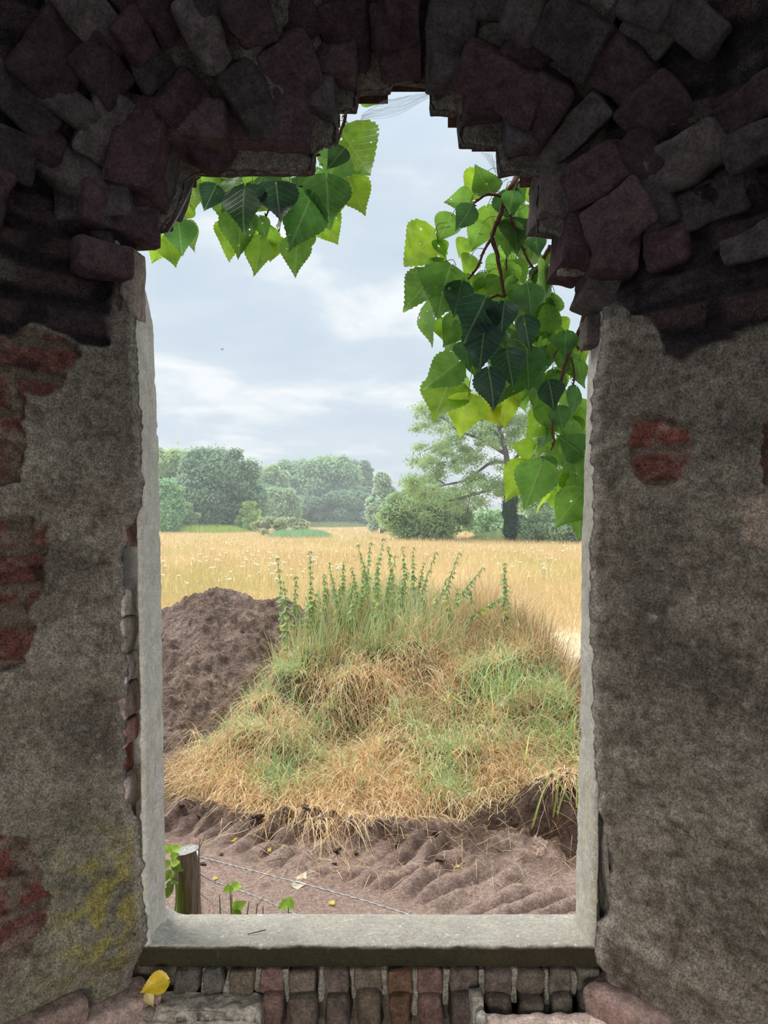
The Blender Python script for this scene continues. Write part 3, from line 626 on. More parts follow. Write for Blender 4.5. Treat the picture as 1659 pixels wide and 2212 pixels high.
def make_branch(label, twigs, leaves, seed):
    r = np.random.default_rng(seed); tw = []
    for px, y, r0, r1 in twigs: tw.append((smooth_path([P(u, v, y+dy) for (u, v, dy) in px], 8), r0, r1))
    allp = np.concatenate([t[0] for t in tw])
    o = thing('poplar_branch', tuple(tw[0][0][0]), label, 'branch')
    mb = MB()
    for pts, r0, r1 in tw:
        pts = pts+np.stack([fbm(pts+k*3, 25, 2) for k in range(3)], 1)*.003
        tube(mb, pts, np.linspace(r0, r1, len(pts))*(1+.25*np.abs(fbm(pts, 90, 2))), (.115, .062, .045), n=8, jitter=.12)
        for k in range(3, len(pts)-1, 5): # buds and spurs
            q = pts[k]; dd = norm(r.normal(size=3))*.012; tube(mb, [q, q+dd*.5, q+dd], [.003, .003, .0008], (.12, .07, .05), n=5)
    mb.build('twig', M_TWIG, o)
    ml = MB()
    for bu, bv, tu, tv, y, tone in leaves:
        ln = math.hypot(tu-bu, tv-bv); tilt = r.normal(0, .25); y2 = y+ln/F*y*math.sin(tilt)
        b = P(bu, bv, y); tp = P(tu, tv, y2)
        nr = np.array([r.normal(0, .38), -1, r.normal(0, .25)])
        if r.uniform() < .12: nr = np.array([1.2*r.choice([-1, 1]), -.6, .2])
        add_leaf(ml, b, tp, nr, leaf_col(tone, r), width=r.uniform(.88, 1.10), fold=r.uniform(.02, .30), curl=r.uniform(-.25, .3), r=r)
        i = np.argmin(((allp-b)**2).sum(1)); to = allp[i]; v = to-b; dist = np.linalg.norm(v)
        if dist > .07: to = b+v/dist*.06+np.array([0, 0, .01])
        petiole(ml, b, to, r)
    ml.build('foliage', M_LEAF, o)
    return o
make_branch('leafy poplar branch hanging at the upper left of the opening below the flat brick',
    [([(760,150,0),(745,250,0),(725,320,0),(705,385,0),(665,400,0),(600,420,0),(575,470,0),(560,510,0)], 2.25, .005, .0018),
     ([(705,385,0),(690,430,0),(665,470,0)], 2.24, .003, .0015), ([(700,330,0),(600,360,0),(500,372,0),(420,390,0),(385,470,0)], 2.26, .004, .0015)], LEAVES_L, 3)
UP = [l for l in LEAVES_R if not (l[0] > 1178 and l[1] > 690) and not l[1] > 885]; LO = [l for l in LEAVES_R if l not in UP]
make_branch('dense leafy poplar branch hanging at the upper right of the opening, with forked brown twigs',
    [([(1150,280,.1),(1120,370,.05),(1106,400,0),(1092,425,0),(1078,470,0),(1063,510,0),(1074,550,0),(1083,600,0),(1090,640,0)], 2.2, .0085, .0045),
     ([(1088,424,0),(1052,422,0),(1026,438,-.01),(1013,462,-.02)], 2.2, .0045, .0022), ([(1088,432,0),(1104,470,0),(1125,530,0),(1152,580,0)], 2.2, .0045, .003),
     ([(1063,512,0),(1042,550,0),(1030,580,0),(1006,608,0)], 2.2, .004, .0028), ([(1188,530,0),(1168,568,0),(1148,600,0)], 2.18, .0065, .004),
     ([(1106,470,.02),(1096,520,.02),(1094,585,.02)], 2.22, .003, .002), ([(1090,640,0),(1070,640,0),(1045,665,0),(1035,720,0)], 2.2, .0035, .002),
     ([(1135,385,0),(1120,395,0),(1112,418,0)], 2.2, .003, .0015), ([(1150,395,0),(1142,420,0)], 2.2, .003, .0015)], UP, 4)
make_branch('lower poplar branch beside the right jamb with a long curved reddish twig and yellow-green leaves',
    [([(1290,600,0),(1262,680,0),(1252,712,0),(1238,745,0),(1222,785,0),(1210,830,0),(1196,880,0),(1194,930,0),(1198,955,0),(1190,972,0)], 2.14, .0060, .0025),
     ([(1234,772,0),(1240,800,0),(1238,832,0)], 2.14, .003, .002), ([(1238,748,0),(1215,742,0),(1195,775,0)], 2.14, .003, .0018), ([(1240,742,0),(1258,760,0)], 2.14, .0025, .0015)], LO, 9)

# ==================================================================== OUTSIDE GROUND
def h_mound(x, y):
    yf = 3.78+.30*np.clip(-x-.2, 0, 2)**2+.15*np.clip(x-.2, 0, 2)
    f = np.clip((y-yf)/1.75, 0, 1); h = .66*(f*.65+.35*sst(f))
    left = sst(x+1.35-.30*(y-4.2), -.15, .55); right = 1-sst(x-.35*np.clip(5.2-y, 0, 1.5), .92, 1.65)
    back = 1-sst(y, 5.9, 7.4)
    p = np.stack([x, y, x*0], 1)
    h = h*left*right*back+(.14*fbm(p, 1.9, 3)+.11*(ridged(p+3, 2.6, 2)-.45))*sst(f, 0, .35)*back*left
    dip = np.exp(-((x+.25)/.35)**2-((y-4.55)/.22)**2); h = h-.20*dip+.10*np.exp(-((x-.05)/.6)**2-((y-5.0)/.25)**2)
    return np.where(f > 0, h, -.2)
def h_left(x, y):
    f = np.clip((y-4.25)/1.95, 0, 1); p = np.stack([x, y, x*0+3], 1)
    c = (1-sst(x, -1.15+.32*(y-5.2), -.25+.40*(y-5.2)))*(1-.62*sst(-x, 1.35, 2.6)); b = 1-sst(y, 6.35, 7.6)
    pk = .10*np.exp(-((x+1.38)/.32)**2-((y-6.2)/.5)**2)
    h = (.80*(f*.8+.2*sst(f))+pk)*c*b
    r = .075*fbm(p, 2.6, 3)+.085*(ridged(p, 3.4, 4)-.35)+.045*fbm(p+5, 11, 4)
    return np.where(f*c*b > .0, h+r*sst(f*c*b, 0, .15), -.2)
def bump(x, y, cx, cy, rx, ry, h, seed, rough=.05):
    q = ((x-cx)/rx)**2+((y-cy)/ry)**2; p = np.stack([x, y, x*0+seed], 1); k = 1-sst(np.sqrt(q), 0.1, 1.)
    return np.where((q < 1) & (k > .07), -.025+h*k+(rough*fbm(p, 4, 3)+rough*.6*(ridged(p, 6, 3)-.3))*sst(k, 0, .2), -.2)
def h_right(x, y): return bump(x, y, 1.60, 4.95, .85, .85, .76, 11, .07)
def h_clod(x, y): return bump(x, y, .92, 3.74, .62, .48, .25, 21, .07)
TRK = np.array([[1.15, 2.35], [.72, 2.82], [.25, 3.22], [-.25, 3.5], [-.8, 3.82], [-1.5, 4.1]])
def h_ground(x, y):
    p = np.stack([x, y, x*0+7], 1); h = .012*fbm(p, 2.2, 3)+.006*fbm(p, 12, 4)
    best = np.full(len(x), 9.); s = np.zeros(len(x)); acc = 0
    for i in range(len(TRK)-1):
        a, b = TRK[i], TRK[i+1]; e = b-a; le = np.linalg.norm(e); w = np.stack([x, y], 1)-a; t = np.clip((w@e)/(le*le), 0, 1)
        dd = np.linalg.norm(w-t[:, None]*e, axis=1); sg = np.sign(w[:, 0]*e[1]-w[:, 1]*e[0]); m = dd < np.abs(best)
        best = np.where(m, dd*sg+1e-9, best); s = np.where(m, acc+t*le, s); acc += le
    band = 1-sst(np.abs(best)+.05*fbm(p+2, 3, 2), .17, .30)
    ph = s/.105+best*1.3+.35*fbm(p, 2.5, 2); lug = np.abs(np.sin(ph*np.pi))**.8
    lug = lug*(.25+.75*sst(fbm(p+3, 3.2, 2), -.45, .2))
    h = h+band*(.052*lug-.028)+band*.010*fbm(p+9, 16, 3)
    # churned foot of the mound
    foot = np.exp(-((y-3.66+.22*x)/.17)**2)*(1-sst(x, .9, 1.2)); h = h+foot*(.02+.07*ridged(p, 8, 4))
    return h
def h_all(x, y): return G+np.maximum.reduce([h_ground(x, y), h_mound(x, y), h_left(x, y), h_right(x, y), h_clod(x, y)])
def fan(y0, y1, n, nc, a, spread=.62, xoff=0):
    ys = y0*(y1/y0)**np.linspace(0, 1, n); k = np.linspace(-spread, spread, nc); Y, Kk = np.meshgrid(ys, k, indexing='ij')
    return (Kk*(Y+a)).ravel()+xoff, Y.ravel(), n, nc
def patch_obj(name, hf, y0, y1, n, nc, colf, mat, clip=-.19, label=None, cat=None, kind=None, spread=.62, x0=None, x1=None):
    x, y, n, nc = fan(y0, y1, n, nc, .6, spread)
    h = hf(x, y); V = np.stack([x, y, G+h], 1); Q = gridq(n, nc)
    low = h < clip; keep = ~(low[Q].all(1))
    if clip > -1: keep &= ~(h[Q].min(1) < clip)
    Q = Q[keep]; used = np.unique(Q); re = np.full(len(V), -1); re[used] = np.arange(len(used))
    # fine sideways crumbling
    Vv = V[used]; col = colf(x[used], y[used], h[used]); mb = MB(); mb.add(Vv, re[Q], c=col)
    return tag(mb.build(name, mat), label, cat, kind=kind)
def col_ground(x, y, h):
    p = np.stack([x, y, x*0], 1); g = np.clip(fbm(p, 3, 4)*.5+.5, 0, 1)
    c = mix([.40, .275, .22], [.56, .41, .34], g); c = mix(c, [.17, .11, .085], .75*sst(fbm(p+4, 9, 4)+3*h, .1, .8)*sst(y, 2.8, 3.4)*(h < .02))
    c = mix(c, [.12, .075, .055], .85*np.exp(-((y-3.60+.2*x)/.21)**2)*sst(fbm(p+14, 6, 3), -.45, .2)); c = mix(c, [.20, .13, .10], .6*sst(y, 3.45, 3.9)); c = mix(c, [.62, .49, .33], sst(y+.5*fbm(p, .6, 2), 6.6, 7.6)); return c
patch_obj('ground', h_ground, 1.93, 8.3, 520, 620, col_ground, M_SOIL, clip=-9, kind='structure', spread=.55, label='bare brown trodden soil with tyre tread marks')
def col_heap(x, y, h):
    p = np.stack([x, y, h], 1); g = np.clip(fbm(p, 5, 4)*.5+.5, 0, 1); c = mix([.16, .105, .078], [.46, .335, .27], g)
    c = mix(c, [.42, .32, .27], .6*sst(fbm(p+8, 2, 3), .0, .7)); return mix(c, [.07, .042, .030], .6*sst(fbm(p+3, 11, 3), .25, .8))
def col_dark(x, y, h):
    p = np.stack([x, y, h], 1); return mix([.055, .032, .022], [.15, .10, .075], np.clip(fbm(p, 7, 4)*.6+.5, 0, 1))
def col_mound(x, y, h):
    p = np.stack([x, y, h], 1); return mix([.10, .07, .04], [.26, .19, .10], np.clip(fbm(p, 4, 4)*.5+.5, 0, 1))
patch_obj('soil_heap', h_left, 4.1, 7.6, 420, 520, col_heap, M_HEAP, -.1, 'large bare heap of dark brown earth behind the left jamb', 'earth heap', spread=.50)
patch_obj('soil_heap', h_right, 4.0, 6.1, 260, 520, col_heap, M_HEAP, -.1, 'small brown earth heap beside the right jamb, behind the green grass', 'earth heap', spread=.50)
patch_obj('earth_clod', h_clod, 3.15, 4.4, 220, 560, col_dark, M_HEAP, -.1, 'dark crumbly earth lump at the lower right, at the foot of the grassy mound', 'earth heap', spread=.45)
patch_obj('grassy_mound', h_mound, 3.6, 7.5, 330, 380, col_mound, M_HEAP, -.1, 'broad earth mound overgrown with dry and green grass in the middle', 'mound', spread=.5)
# loose crumbs and small clods near the heaps: individual lumps
clod_n = 0
cm = MB(); rough_brick(cm, (0, 0, 0), (1, .85, .6), np.eye(3), (.24, .17, .135), n=6, rnd=.35, amp=.38, freq=1.3, seed=3)
cproto = None
crs = np.random.default_rng(77)
for i in range(46):
    u = crs.uniform(380, 980); v = crs.uniform(1690, 1870) if i % 3 else crs.uniform(1560, 1700)
    if i % 3 == 0: u = crs.uniform(352, 470)
    y = 1.5*F/(v-V0)
    for _ in range(12): y = .5*y+.5*((-(h_all(np.array([(u-U0)/F*y]), np.array([y]))[0]))*F/(v-V0))
    x = (u-U0)/F*y
    if cproto is None:
        cproto = cm.build('earth_crumb', M_HEAP, origin=(0, 0, 0)); o = cproto
    else: o = cproto.copy(); COL.objects.link(o)
    s = crs.uniform(.008, .020); o.scale = (s*crs.uniform(.9, 1.6), s*crs.uniform(.7, 1.2), s*.6); o.rotation_euler = (crs.uniform(-.4, .4), crs.uniform(-.4, .4), crs.uniform(0, 6)); o.location = (x, y, h_all(np.array([x]), np.array([y]))[0]+s*.35)
    tag(o, 'small brown crumb of earth lying at the foot of the mound', 'earth crumb', 'loose earth crumbs at the foot of the mound')

# meadow
def meadow_col(x, y):
    p = np.stack([x*.35, y*.12, x*0], 1); g = np.clip(fbm(p, 1.0, 4)*.5+.5, 0, 1)
    c = mix([.65, .49, .26], [.77, .61, .36], g); c = mix(c, [.56, .52, .22], .40*sst(fbm(p+9, .8, 3), .05, .8)*(1-sst(y, 60, 110)))
    c = mix(c, [.42, .44, .14], .3*np.exp(-((x+.24*y)/(.12*y+.01))**2)*np.exp(-((y-17)/7)**2))
    return mix([.74, .60, .40], c, sst(y+.12*x*0+.8*fbm(np.stack([x, y, x*0], 1), .5, 2), 9.2, 11.8))
def hm(x, y): return .02*fbm(np.stack([x, y, x*0], 1), .8, 3)
x, y, n, nc = fan(7.8, 420, 360, 260, 1.0, .75); mbm = MB(); mbm.add(np.stack([x, y, G-.02+hm(x, y)*(y < 60)], 1), gridq(n, nc), c=meadow_col(x, y))
tag(mbm.build('meadow_ground', M_MEADOW), 'ground of the wide dry golden meadow', kind='structure')

# ------------------------------------------------------------------ grass blades
def blades(mb, base, dirv, L, droop, width, col, segs=4, clampf=None, wpow=.7):
    n = len(base); t = np.linspace(0, 1, segs+1)
    pts = base[:, None, :]+dirv[:, None, :]*(L[:, None]*t)[..., None]; pts[..., 2] -= (droop*L)[:, None]*t**2
    if clampf is not None:
        hh = clampf(pts[..., 0].ravel(), pts[..., 1].ravel()).reshape(n, -1)+.004+.018*t*rng.uniform(0, 1, (n, 1)); pts[..., 2] = np.maximum(pts[..., 2], hh)
    a = rng.uniform(0, 2*np.pi, n); rv = np.stack([np.cos(a), np.sin(a)*.35, np.zeros(n)], 1)
    side = norm(rv+.001)*width[:, None]*.5; w = (1-t)**wpow; w[0] = .8; w[-1] = .06
    Lp = pts-side[:, None, :]*w[None, :, None]; Rp = pts+side[:, None, :]*w[None, :, None]
    V = np.stack([Lp, Rp], 2).reshape(-1, 3); k = (segs+1)*2
    q1 = np.array([[2*i, 2*i+1, 2*i+3, 2*i+2] for i in range(segs)]); Q = (np.arange(n)*k)[:, None, None]+q1[None]
    mb.add(V, Q.reshape(-1, 4), c=np.repeat(col, k, axis=0))
def pxof(b): return b[:, 0]/b[:, 1]*F+U0, V0-b[:, 2]/b[:, 1]*F
def sample_mound(n, x0=-1.35, x1=1.75, y0=3.72, y1=6.7):
    x = rng.uniform(x0, x1, n); y = y0*(y1/y0)**rng.uniform(0, 1, n)**1.0
    hmn = h_mound(x, y); hl = h_left(x, y); hr = h_right(x, y); hc = h_clod(x, y)
    ok = (hmn > .035) & (hmn > hl+.015) & (hmn > hr) & (hmn > hc-.01); x, y, hh = x[ok], y[ok], hmn[ok]
    return np.stack([x, y, G+hh], 1)
GREEN = [(640,1650,75,50,1.),(965,1690,50,60,1.2),(1110,1480,110,45,1.1),(1190,1560,70,110,.8),(620,1420,70,60,1.),(690,1390,50,40,1.2),(500,1580,90,40,.45),(560,1510,90,60,.4),(1000,1620,120,60,.5),(430,1580,40,50,.8),(820,1400,220,40,.35),(720,1580,60,50,.9),(1100,1350,60,60,.7),(600,1690,40,50,.9),(900,1560,80,40,.6),(830,1310,160,50,.8)]
def greenness(u, v):
    g = np.zeros(len(u))
    for cu_, cv_, su, sv, a in GREEN: g = np.maximum(g, a*np.exp(-((u-cu_)/su)**2-((v-cv_)/sv)**2))
    return g
def dry_cols(n):
    a = np.array([[.72, .53, .30], [.82, .65, .42], [.60, .41, .21], [.88, .74, .52], [.46, .29, .14], [.72, .55, .28]]); c = a[rng.integers(len(a), size=n)]; return c*rng.uniform(.8, 1.12, (n, 1))
def green_cols(n):
    a = np.array([[.34, .50, .17], [.42, .58, .28], [.28, .44, .20], [.52, .60, .28], [.40, .56, .36]]); c = a[rng.integers(len(a), size=n)]; return c*rng.uniform(.8, 1.15, (n, 1))
def mound_grass():
    b = sample_mound(64000); u, v = pxof(b); g = greenness(u, v); cl = fbm(b, 3.2, 3); isg = rng.uniform(0, 1, len(b)) < np.clip(g*.55+.03, 0, .75)
    # matted straw: arcs that fall down the slope
    d = b[~isg & ((cl > -.35) | (rng.uniform(0, 1, len(b)) < .3))]; n = len(d); th = rng.normal(-np.pi/2, .55, n)+2.6*fbm(d, 2.2, 2); el = np.abs(rng.normal(.55, .35, n))
    # gather about half of the stalks into tussocks that splay outward
    tc = d[rng.integers(n, size=240)]; who = rng.integers(240, size=n); tus = rng.uniform(0, 1, n) < .5; off = rng.normal(0, 1, (n, 2))*.075
    px_ = tc[who, 0]+off[:, 0]; py_ = tc[who, 1]+off[:, 1]; hz = h_all(px_, py_); d = np.where(tus[:, None], np.stack([px_, py_, hz], 1), d); th = np.where(tus, np.arctan2(off[:, 1], off[:, 0])+rng.normal(0, .5, n)-.0, th); el = np.where(tus, np.abs(rng.normal(.95, .3, n)), el)
    back = sst(d[:, 1], 4.9, 5.7); el = el*(1-back)+back*rng.normal(1.1, .3, n)
    dv = np.stack([np.cos(th)*np.cos(el), np.sin(th)*np.cos(el)*.8, np.sin(el)], 1); L = rng.uniform(.12, .42, n)*(1+.25*back)
    m1 = MB(); blades(m1, d, dv, L, rng.uniform(.5, 1.1, n)*(1-.75*back), rng.uniform(.0025, .0065, n), dry_cols(n)*1.12, 5, h_all)
    o = m1.build('dry_grass', M_GRASS, smooth=False); tag(o, 'matted straw-coloured dry grass covering the mound', 'grass', kind='stuff')
    gb = b[isg]; n = len(gb); th = rng.uniform(0, 2*np.pi, n); el = rng.normal(1.05, .3, n); dv = np.stack([np.cos(th)*np.cos(el), np.sin(th)*np.cos(el), np.sin(el)], 1)
    m2 = MB(); blades(m2, gb, dv, rng.uniform(.12, .32, n), rng.uniform(.25, .8, n), rng.uniform(.003, .0085, n), green_cols(n)*1.2, 5, h_all)
    o = m2.build('green_grass', M_GRASS, smooth=False); tag(o, 'fresh green grass growing in tufts over the mound', 'grass', kind='stuff')
mound_grass()
def straw_fringe():
    # long stalks hanging over the front edge and lying on the soil
    m = MB(); n = 3400; u = rng.uniform(400, 1245, n); v0 = 1718+24*np.sin(u/90)-60*sst(-u, -520, -400)-62*sst(u, 1000, 1100)+rng.normal(0, 26, n)*np.where(u > 1040, .5, 1); y = np.zeros(n)+3.9
    for _ in range(14): y = .5*y+.5*(-(h_all((u-U0)/F*y, y))*F/(v0-V0))
    x = (u-U0)/F*y; b = np.stack([x, y, h_all(x, y)+.01], 1); th = rng.normal(-np.pi/2, .8, n); el = rng.normal(.45, .3, n)
    dv = np.stack([np.cos(th)*np.cos(el), np.sin(th)*np.cos(el), np.sin(el)], 1)
    blades(m, b, dv, rng.uniform(.10, .36, n)*np.where(u > 1040, .6, 1), rng.uniform(.7, 1.3, n), rng.uniform(.0025, .005, n), dry_cols(n)*1.25, 7, h_all)
    # stray stalks on the bare soil
    n = 420; u = rng.uniform(520, 1240, n); v = rng.uniform(1760, 1900, n); y = 1.5*F/(v-V0); x = (u-U0)/F*y; th = rng.uniform(0, 6.28, n)
    b = np.stack([x, y, h_all(x, y)+.004], 1); dv = np.stack([np.cos(th), np.sin(th), .15+0*th], 1)
    blades(m, b, dv, rng.uniform(.05, .22, n), rng.uniform(.3, .6, n), rng.uniform(.002, .004, n), dry_cols(n), 5, h_all)
    # a few on the left heap and clod
    n = 300; u = rng.uniform(355, 640, n); v = rng.uniform(1290, 1680, n); y = np.full(n, 5.)
    for _ in range(14): y = .5*y+.5*(-(h_all((u-U0)/F*y, y))*F/(v-V0))
    x = (u-U0)/F*y; b = np.stack([x, y, h_all(x, y)+.004], 1); th = rng.uniform(0, 6.28, n); dv = np.stack([np.cos(th), np.sin(th), .5+0*th], 1)
    blades(m, b, dv, rng.uniform(.04, .16, n), rng.uniform(.5, 1., n), rng.uniform(.002, .004, n), dry_cols(n)*.9, 5, h_all)
    tag(m.build('straw', M_GRASS, smooth=False), 'long pale straw hanging over the front edge of the mound and scattered on the soil', 'straw', kind='stuff')
straw_fringe()
def broad_grass():
    # individually visible broad green blades on the right
    m = MB(); n = 190; u = np.concatenate([rng.normal(1195, 40, n//2), rng.normal(1100, 60, n-n//2)]); v = np.concatenate([rng.normal(1600, 70, n//2), rng.normal(1510, 35, n-n//2)]); u = np.minimum(u, 1300)
    y = np.full(n, 4.3)
    for _ in range(14): y = .5*y+.5*(-(h_all((u-U0)/F*y, y))*F/(v-V0))
    y = np.clip(y, 3.5, 6); x = (u-U0)/F*y; b = np.stack([x, y, h_all(x, y)], 1); th = rng.uniform(0, 6.28, n); el = rng.normal(1.15, .25, n); dv = np.stack([np.cos(th)*np.cos(el), np.sin(th)*np.cos(el), np.sin(el)], 1)
    blades(m, b, dv, rng.uniform(.16, .34, n), rng.uniform(.15, .6, n), rng.uniform(.008, .013, n), green_cols(n)*[1.35, 1.15, .95], 6, None, .5)
    tag(m.build('couch_grass', M_GRASS, smooth=False), 'broad-bladed bright green grass beside the right jamb', 'grass', kind='stuff')
broad_grass()
def upright_grass():
    m = MB(); n = 5200; x = rng.uniform(-.75, 1.22, n); y = rng.uniform(5.1, 6.3, n); hh = h_mound(x, y); ok = hh > .15; x, y, hh = x[ok], y[ok], hh[ok]; n = len(x)
    b = np.stack([x, y, G+hh], 1); th = rng.normal(0, .6, n)+np.pi/2*0; lean = rng.normal(0, .22, n); dv = norm(np.stack([lean+.12, rng.normal(0, .2, n), np.ones(n)], 1))
    g = np.clip(1.1-np.abs(x+.05)/.75, 0, 1); isg = rng.uniform(0, 1, n) < .15+.72*g; col = np.where(isg[:, None], green_cols(n)*[1.15, 1.1, 1.1], dry_cols(n))
    blades(m, b, dv, rng.uniform(.18, .46, n)*(1-.5*sst(x, .45, .95))*(1+.25*g), rng.uniform(.05, .35, n), rng.uniform(.003, .0055, n), col, 5)
    # feathery heads
    tips = b+dv*.4
    tag(m.build('tall_grass', M_GRASS, smooth=False), 'upright tall grass with feathery dry heads along the crest of the mound', 'grass', kind='stuff')
    m = MB(); n = 300; c = on_ground(1140, 1440, .45); x = rng.normal(1.10, .13, n); y = rng.normal(5.45, .12, n); b = np.stack([x, y, h_all(x, y)], 1)
    dv = norm(np.stack([(x-1.05)*1.1+rng.normal(0, .1, n), rng.normal(0, .15, n), np.ones(n)], 1)); a = np.array([[.40, .24, .14], [.52, .36, .20], [.36, .30, .13], [.30, .34, .14]])
    blades(m, b, dv, rng.uniform(.16, .42, n), rng.uniform(.02, .2, n), rng.uniform(.004, .007, n), a[rng.integers(4, size=n)], 6)
    tag(m.build('dock_clump', M_GRASS, smooth=False), 'reddish brown clump of stiff upright stalks at the right end of the crest', 'grass clump')
upright_grass()
def meadow_grass():
    m = MB(); n = 150000; v = 1120+np.exp(rng.uniform(math.log(17), math.log(330), n)); y = 1.5*F/(v-V0); u = rng.uniform(60, 1600, n); x = (u-U0)/F*y
    tall = sst(y+.8*fbm(np.stack([x, y, x*0], 1), .5, 2), 9.3, 11.5); b = np.stack([x, y, G-.02+hm(x, y)], 1)
    dv = norm(np.stack([rng.normal(.1, .25, n), rng.normal(0, .25, n), np.ones(n)], 1)); L = rng.uniform(.16, .38, n)*(.18+.82*tall)
    c = meadow_col(x, y)*rng.uniform(.85, 1.12, (n, 1)); w = np.clip(y*.00065, .004, .05)*rng.uniform(.6, 1.3, n)
    blades(m, b, dv, L, rng.uniform(.0, .3, n), w, c, 3)
    tag(m.build('meadow_grass', M_GRASS, smooth=False), 'tall dry golden grass of the open meadow', 'grass', kind='stuff')
meadow_grass()

# ------------------------------------------------------------------ wildflowers in the meadow
def flowers():
    protos = []
    for k in range(3):
        mb = MB(); r = np.random.default_rng(40+k); tube(mb, [(0, 0, 0), (.01, 0, .25), (0, 0, .5)], .004, (.35, .42, .16), n=4)
        for a in range(7):
            an = a*.9; c = np.array([.035*math.cos(an), .035*math.sin(an), .50+.01*r.normal()]) if a else np.array([0, 0, .515]); t = np.arange(6)*np.pi/3
            V = np.concatenate([[c+[0, 0, .008]], c+np.stack([np.cos(t)*.026, np.sin(t)*.026, 0*t], 1)]); mb.add(V, t=[[0, i+1, (i+1) % 6+1] for i in range(6)], c=(.85, .86, .80))
        protos.append(mb)
    r = np.random.default_rng(12); objs = []
    for i in range(165):
        if i < 115: u = r.normal(560, 110); v = r.normal(1205, 24)
        else: u = r.uniform(900, 1255); v = r.normal(1190, 22)
        u = np.clip(u, 352, 1250); v = np.clip(v, 1163, 1275); y = 1.15*F/(v-V0); k = i % 3
        if i < 3: o = protos[k].build('wildflower', M_PLAIN, origin=(0, 0, 0)); objs.append(o)
        else: o = objs[k].copy(); COL.objects.link(o)
        s = r.uniform(.55, .95)*(1+.02*(y-15)*(y > 15)); o.location = ((u-U0)/F*y, y, G-.02); o.scale = (s, s, .72*r.uniform(.8, 1.1)); o.rotation_euler = (0, r.normal(0, .08), r.uniform(0, 6))
        tag(o, 'small white flower head standing in the dry meadow grass', 'flower', 'white wildflowers in the meadow')
flowers()

# ------------------------------------------------------------------ nettles on the crest
def nettle(name, basep, tipp, label, group=None, n=15, size=.055, seed=0, col=(.26, .40, .10), bend=.03):
    r = np.random.default_rng(seed); basep = np.array(basep); tipp = np.array(tipp); o = thing(name, tuple(basep), label, 'plant', group)
    mid = (basep+tipp)/2+np.array([r.normal(0, bend), 0, 0]); pts = smooth_path([basep, mid, tipp], 10); mb = MB(); tube(mb, pts, np.linspace(.0035, .0015, len(pts)), (.34, .36, .14), n=6); mb.build('stem', M_PLAIN, o)
    ml = MB(); cum = np.linspace(0, len(pts)-1, n)
    for k in range(n):
        t = k/(n-1)
        if t < .12: continue
        q = pts[int(cum[k])]; a0 = k*1.57+r.uniform(-.3, .3)
        for s in (0, 1):
            a = a0+s*np.pi; sz = size*(1.15-.75*t)*r.uniform(.8, 1.2); d = np.array([math.cos(a), math.sin(a), -.25-.9*r.uniform(0, 1)]); tip = q+norm(d)*sz
            add_leaf(ml, q+norm(d)*.006, tip, (r.normal(0, .3), -.3, 1), np.array(col)*r.uniform(.75, 1.3)*(np.array([1.6, 1.25, .6]) if r.uniform() < .07 else 1), width=.95, prof=LH*1.3, fold=.1, curl=.35, rows=8, cols=3, serr=.02, r=r)
            # drooping catkins
            if t > .45 and r.uniform() < .8: c0 = q; c1 = q+np.array([math.cos(a)*.015, math.sin(a)*.015, -.03]); tube(ml, [c0, (c0+c1)/2+[0, 0, .004], c1], [.0015, .003, .001], np.array([.42, .48, .20]), n=4)
    ml.build('foliage', M_LEAF2, o); return o
NT = [(600,1205,618,1345,5.6,'beside the earth heap'),(670,1190,664,1400,5.4,'tall'),
 (742,1212,735,1340,5.8,None),(773,1176,778,1330,5.8,None),(800,1172,796,1330,6.0,None),(828,1163,808,1330,5.7,'tallest'),(870,1180,858,1330,5.8,None),(893,1182,890,1320,5.9,None),
 (942,1192,910,1330,5.7,None),(992,1193,940,1320,5.6,'leaning right'),(1043,1226,955,1325,5.5,'bent far right'),(1090,1216,1092,1370,5.5,'standing alone'),
 (1085,1290,965,1330,5.45,'almost level'),(710,1215,706,1340,5.9,None),(700,1240,690,1350,5.6,None),(855,1200,840,1340,5.6,None),(915,1215,905,1330,5.9,None),(760,1225,762,1340,5.6,None),(815,1215,822,1350,5.6,None),(640,1245,640,1370,5.6,None),(965,1250,925,1340,5.7,None),(785,1230,770,1350,5.5,None),(880,1235,875,1345,5.5,None),(838,1180,850,1340,5.9,None),(720,1270,720,1370,5.4,None)]
ORD = ['first', 'second', 'third', 'fourth', 'fifth', 'sixth', 'seventh', 'eighth', 'ninth', 'tenth', 'eleventh', 'twelfth', 'thirteenth', 'fourteenth', 'fifteenth', 'sixteenth', 'seventeenth', 'eighteenth', 'nineteenth', 'twentieth', 'twenty-first', 'twenty-second', 'twenty-third', 'twenty-fourth', 'twenty-fifth']
rank = {k: r_ for r_, k in enumerate(sorted(range(len(NT)), key=lambda k: NT[k][0]))}
for i, (tu, tv, bu, bv, y, lb) in enumerate(NT):
    b = P(bu, bv, y); zz = h_all(np.array([b[0]]), np.array([y]))[0]; b = np.array([b[0], y, zz])
    t = P(tu, tv, y-.05)
    nettle('nettle', b, t, 'green nettle on the crest of the mound, '+ORD[rank[i]]+' from the left'+(', '+lb if lb else ''), 'nettles on the crest of the mound', n=27, size=.080, seed=i, col=(.28, .42, .14))
for i in range(26):
    y = 5.35+.5*((i*37) % 10)/10; u = 622+i*14.5+(i*53 % 17); b = P(u, 1340, y); t = P(u+(i*29 % 22)-9, 1252+(i*41 % 46), y-.03); b[2] = h_all(np.array([b[0]]), np.array([y]))[0]
    nettle('nettle', b, t, 'short young nettle in the green undergrowth between the taller nettles', 'short nettles on the crest', n=16, size=.085, seed=200+i, col=(.32, .46, .15))
